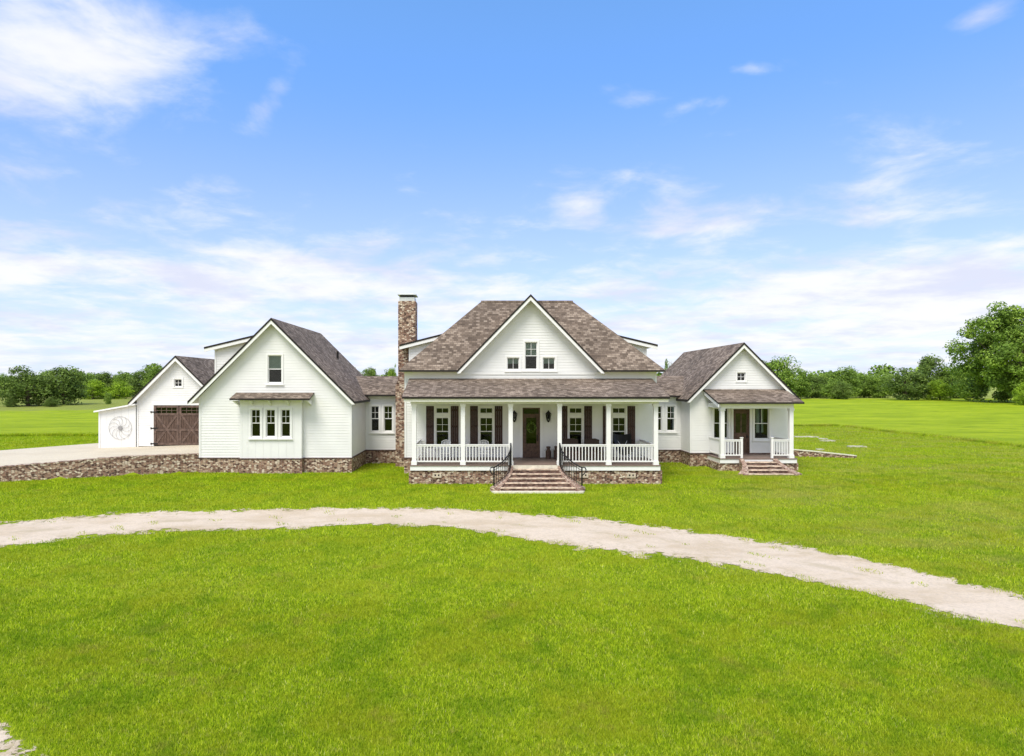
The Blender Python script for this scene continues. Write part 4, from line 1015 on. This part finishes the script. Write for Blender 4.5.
def tree(px, top, wid, Z, kind, label, group, name='tree', i=None, fullleaf=False):
    X = (px-485)*Z/640; gz = float(ground_z(X, Z)); h = EYE+(385-top)*Z/640-gz; hw = wid*Z/640/2
    c = tcount.get(kind, 0); tcount[kind] = c+1; n = {'dark': 3, 'mid': 4, 'bright': 2}[kind]; cm, tm = PROTO[(kind, c % n)]
    r = empty(name, (X, Z, gz), label, 'tree' if name == 'tree' else 'shrub', group)
    r.scale = (hw/4.6, hw/4.6, h/10.2); r.rotation_euler = (0, 0, random.uniform(0, 6.28))
    a = bpy.data.objects.new('crown', cm); COL.objects.link(a); a.parent = r
    b = bpy.data.objects.new('trunk', tm); COL.objects.link(b); b.parent = r
ORD = ['first', 'second', 'third', 'fourth', 'fifth', 'sixth', 'seventh', 'eighth', 'ninth', 'tenth', 'eleventh', 'twelfth', 'thirteenth', 'fourteenth', 'fifteenth', 'sixteenth']
GL, GR, GM = 'trees along the far edge of the left field', 'trees along the far edge of the right field', 'trees showing above the low connecting roof left of the chimney'
KN = {'dark': 'dark green', 'mid': 'mid green', 'bright': 'bright yellow-green'}
# nearer pair in the left field
tree(28, 365, 50, 116, 'dark', 'broad dark tree standing forward in the field at the far left edge', 'nearer trees in the left field')
tree(64, 362, 46, 120, 'dark', 'tall dark tree standing forward in the left field, right of the leftmost one', 'nearer trees in the left field')
tree(11, 396, 12, 113, 'dark', 'low dark shrub at the foot of the leftmost field tree', 'shrubs in the left field', 'shrub')
tree(52, 397, 14, 114, 'dark', 'low dark shrub between and below the two forward field trees', 'shrubs in the left field', 'shrub')
tree(108, 390, 8, 122, 'mid', 'tiny green sapling alone in the left field near the garage', None, 'shrub')
LT = [(-22, 370, 36, 165, 'mid'), (4, 372, 32, 168, 'mid'), (47, 368, 34, 166, 'mid'), (80, 366, 34, 160, 'mid'), (93, 378, 26, 150, 'bright'), (103, 369, 26, 170, 'dark'), (119, 380, 28, 150, 'bright'),
      (124, 369, 30, 172, 'mid'), (143, 365, 30, 166, 'dark'), (160, 362, 34, 164, 'mid'), (186, 362, 34, 168, 'dark')]
for k, (px, tp, wd, Z, kd) in enumerate(LT):
    tree(px, tp, wd, Z, kd, f'{KN[kd]} tree, {ORD[k]} from the left in the far row beyond the left field', GL)
for k, (px, tp, wd, Z, kd) in enumerate([(352, 366, 26, 170, 'mid'), (370, 364, 24, 168, 'dark'), (386, 369, 22, 172, 'dark'), (392, 361, 11, 150, 'mid'), (668, 358, 12, 120, 'dark')]):
    tree(px, tp, wd, Z, kd, ['mid green treetop over the left wing roof slope', 'dark treetop over the connector roof nearest the left wing', 'low dark treetop over the middle of the connector roof', 'slim treetop right beside the stone chimney', 'thin dark treetop between the main roof and the right wing roof'][k], GM if k < 4 else None)
RT = [(758, 356, 40, 150, 'mid'), (778, 353, 42, 148, 'mid'), (796, 365, 34, 155, 'mid'), (812, 372, 30, 162, 'dark'), (823, 368, 26, 168, 'mid'), (834, 378, 30, 150, 'mid'), (845, 364, 34, 160, 'mid'), (843, 379, 20, 146, 'dark'),
      (864, 371, 30, 165, 'mid'), (880, 371, 30, 160, 'mid'), (906, 367, 46, 142, 'dark'), (930, 350, 32, 158, 'dark'), (953, 361, 34, 156, 'mid'), (940, 378, 28, 140, 'bright'), (972, 372, 30, 160, 'dark')]
for k, (px, tp, wd, Z, kd) in enumerate(RT):
    tree(px, tp, wd, Z, kd, f'{KN[kd]} tree, {ORD[k]} from the right wing in the far row beyond the right field', GR)
tree(1027, 380, 22, 118, 'bright', 'bright green bush at the right edge of the photo under the giant oak', None, 'shrub')
# the giant oak
Zo = 128; Xo = (1020-485)*Zo/640; gzo = float(ground_z(Xo, Zo))
O_ = empty('oak_tree', (Xo, Zo, gzo), 'giant spreading oak tree at the right edge, far taller than all others', 'tree')
cm, C = crown_mesh(901, 9.6, 9.4, 9.8, 330, 66000, .23, 1.75, 'leaf_mid')
a = bpy.data.objects.new('crown', cm); COL.objects.link(a); a.parent = O_
b = bpy.data.objects.new('trunk', trunk_mesh(901, 15, .75, C, 34)); COL.objects.link(b); b.parent = O_
# far wood behind the rows, one mass
Vs, Ts = [], []; g = np.random.default_rng(5)
n = 150; cx_ = np.linspace(-300, 300, n)+g.uniform(-3, 3, n); hh = g.uniform(5.5, 8.2, n)+1.5*np.sin(cx_*.06)
for k in range(n):
    y = g.uniform(178, 200); m_ = 420
    d = g.normal(0, 1, (m_, 3)); d /= np.linalg.norm(d, axis=1, keepdims=True)
    Pp = np.array([cx_[k], y, 1.2+hh[k]*.5])+d*np.array([3.4, 3., hh[k]*.52])*g.uniform(.75, 1.08, (m_, 1))
    nr = d+g.normal(0, .5, d.shape); nr /= np.linalg.norm(nr, axis=1, keepdims=True); a_ = np.cross(nr, g.normal(0, 1, d.shape)); a_ /= np.linalg.norm(a_, axis=1, keepdims=True); b_ = np.cross(nr, a_)
    s_ = g.uniform(.25, .6, (m_, 1)); Vs.append(np.stack([Pp-a_*s_, Pp-b_*s_, Pp+a_*s_, Pp+b_*s_], 1).reshape(-1, 3)); Ts.append(np.repeat(np.clip(g.uniform(.1, .7)+g.normal(0, .15, m_), 0, 1), 4))
V = np.concatenate(Vs); o = bpy.data.objects.new('woodland', np_mesh('woodland', V, np.arange(len(V)).reshape(-1, 4), ['leaf_mid'], np.concatenate(Ts))); COL.objects.link(o)
tag(o, 'distant green woodland closing off the fields behind the tree rows', 'woodland', kind='stuff')

# ================================================================== grass blades
def pip(x, y, poly):
    c = np.zeros(len(x), bool); p = np.array(poly)
    for (x0, y0), (x1, y1) in zip(p, np.roll(p, -1, 0)):
        if y0 == y1: continue
        c ^= ((y0 > y) != (y1 > y)) & (x < (x1-x0)*(y-y0)/(y1-y0)+x0)
    return c
def on_gravel(x, y):
    g_ = np.random.default_rng(3); jx, jy = x+g_.normal(0, .17, len(x)), y+g_.normal(0, .13, len(x))
    hit = pip(jx, jy, A+B[::-1]) | pip(jx, jy, A2+B2[::-1])
    # weeds have crept into the gravel here and there, mostly near its edges
    creep = (np.sin(x*2.1+1.3*np.sin(y*1.7))*np.sin(y*2.9+x*.8)+.5*np.sin(x*5.3+y*3.1)) > .98
    return hit & ~(creep & (g_.random(len(x)) < .35))
HOUSE_FRONT = [(-15.1, -12.85, 33.55), (-12.85, -9.5, 33.25), (-9.5, -7.0, 33.55), (-7.0, -5.1, 37.6), (-5.1, -4.2, 36.0), (-4.2, -3.65, 33.3), (-3.65, 8.5, 30.35), (8.5, 9.1, 33.3), (9.1, 11.6, 38.0), (11.6, 12.5, 36.2), (12.5, 16.9, 34.3), (16.9, 17.6, 36.2)]
def open_lawn(x, y):
    f = np.full(len(x), 73.)
    for a, b, v in HOUSE_FRONT: f = np.where((x >= a) & (x < b), v, f)
    f = np.where(x < -15.1, np.interp(x, WX, WY)-.06, f)
    ok = y < f
    fe = np.array(far_edge[:-2]); ok |= (x < -23.9) & (y > np.interp(x, fe[:, 0], fe[:, 1])+.1) & (y < 60)
    ok &= field_inside(x, y) < 0
    ok &= ~((np.abs(x-SX) < 1.1+1.3*np.clip((30.4-y)/1.7, 0, 1)**1.9+.15) & (y > 28.42) & (y < 31))
    ok &= ~((np.abs(x-14.65) < 1.5) & (y > 32.5) & (y < 35))
    ok &= ~((x > 17.4) & (x < 23.5) & (y > np.interp(x, [17.6, 19.5, 21, 23.4], [42.3, 41.3, 40.9, 40.3])) & (y < np.interp(x, [17.6, 19.5, 21, 23.4], [42.8, 41.8, 41.4, 40.7])))
    return ok
def blades(N, y0, y1, h, wdt, seed, power=1.):
    g = np.random.default_rng(seed)
    y = y0*(y1/y0)**g.random(N); x = (g.random(N)*2-1)*(y*1.0+1.5)+y*.05
    ok = ~on_gravel(x, y); x, y = x[ok], y[ok]
    infr = open_lawn(x, y)
    x, y = x[infr], y[infr]; n = len(x)
    z = ground_z(x, y); sc = (y/9.)**.75
    hh = h*g.uniform(.5, 1.25, n)*sc**.6; ww = wdt*g.uniform(.7, 1.3, n)*sc
    an = g.uniform(0, 2*np.pi, n); ln = g.uniform(0, .9, n)*hh; la = g.uniform(0, 2*np.pi, n)
    dx, dy = np.cos(an)*ww, np.sin(an)*ww
    V = np.empty((n, 3, 3)); V[:, 0] = np.stack([x-dx, y-dy, z-.01], -1); V[:, 1] = np.stack([x+dx, y+dy, z-.01], -1)
    V[:, 2] = np.stack([x+np.cos(la)*ln, y+np.sin(la)*ln, z+hh], -1)
    far_ = sst(y, 18, 45)*.75; tone = np.repeat(np.clip(g.beta(1.3, 1.9, n)*(1-far_)+.42*far_, 0, 1), 3)
    return V.reshape(-1, 3), tone
parts = [blades(620000, 7.2, 15., .055, .0075, 1), blades(420000, 15., 34., .05, .0075, 2), blades(330000, 29., 74., .045, .010, 4)]
V = np.concatenate([p[0] for p in parts]); T = np.concatenate([p[1] for p in parts])
o = bpy.data.objects.new('grass', np_mesh('grass', V, np.arange(len(V)).reshape(-1, 3), ['blades'], T)); COL.objects.link(o)
tag(o, 'short mown green grass of the front lawn', 'grass', kind='stuff')
# ragged taller grass along the mowing line and at wall feet
g = np.random.default_rng(8); n = 60000
s_ = g.random(n)
x1_ = g.uniform(-70, -24, n//3); y1_ = 49.+.5*np.sin(x1_*.21)+.35*np.sin(x1_*.57+2)+g.exponential(.5, n//3)
x2_ = g.uniform(16, 39.6, n//3); y2_ = 71.5+g.exponential(.6, n//3)
y3_ = g.uniform(24, 71, n//3); x3_ = 39.6+g.exponential(.5, n//3)
x = np.concatenate([x1_, x2_, x3_]); y = np.concatenate([y1_, y2_, y3_]); m_ = len(x); z = ground_z(x, y)
hh = g.uniform(.08, .26, m_); an = g.uniform(0, 6.28, m_); ww = .035; ln = g.uniform(0, .15, m_)
V = np.empty((m_, 3, 3)); V[:, 0] = np.stack([x-np.cos(an)*ww, y-np.sin(an)*ww, z], -1); V[:, 1] = np.stack([x+np.cos(an)*ww, y+np.sin(an)*ww, z], -1); V[:, 2] = np.stack([x+ln, y-ln, z+hh], -1)
o = bpy.data.objects.new('tall_grass', np_mesh('tall_grass', V.reshape(-1, 3), np.arange(m_*3).reshape(-1, 3), ['blades'], np.repeat(g.beta(2, 2, m_), 3))); COL.objects.link(o)
tag(o, 'taller unmown grass along the edge of the field', 'grass', kind='stuff')
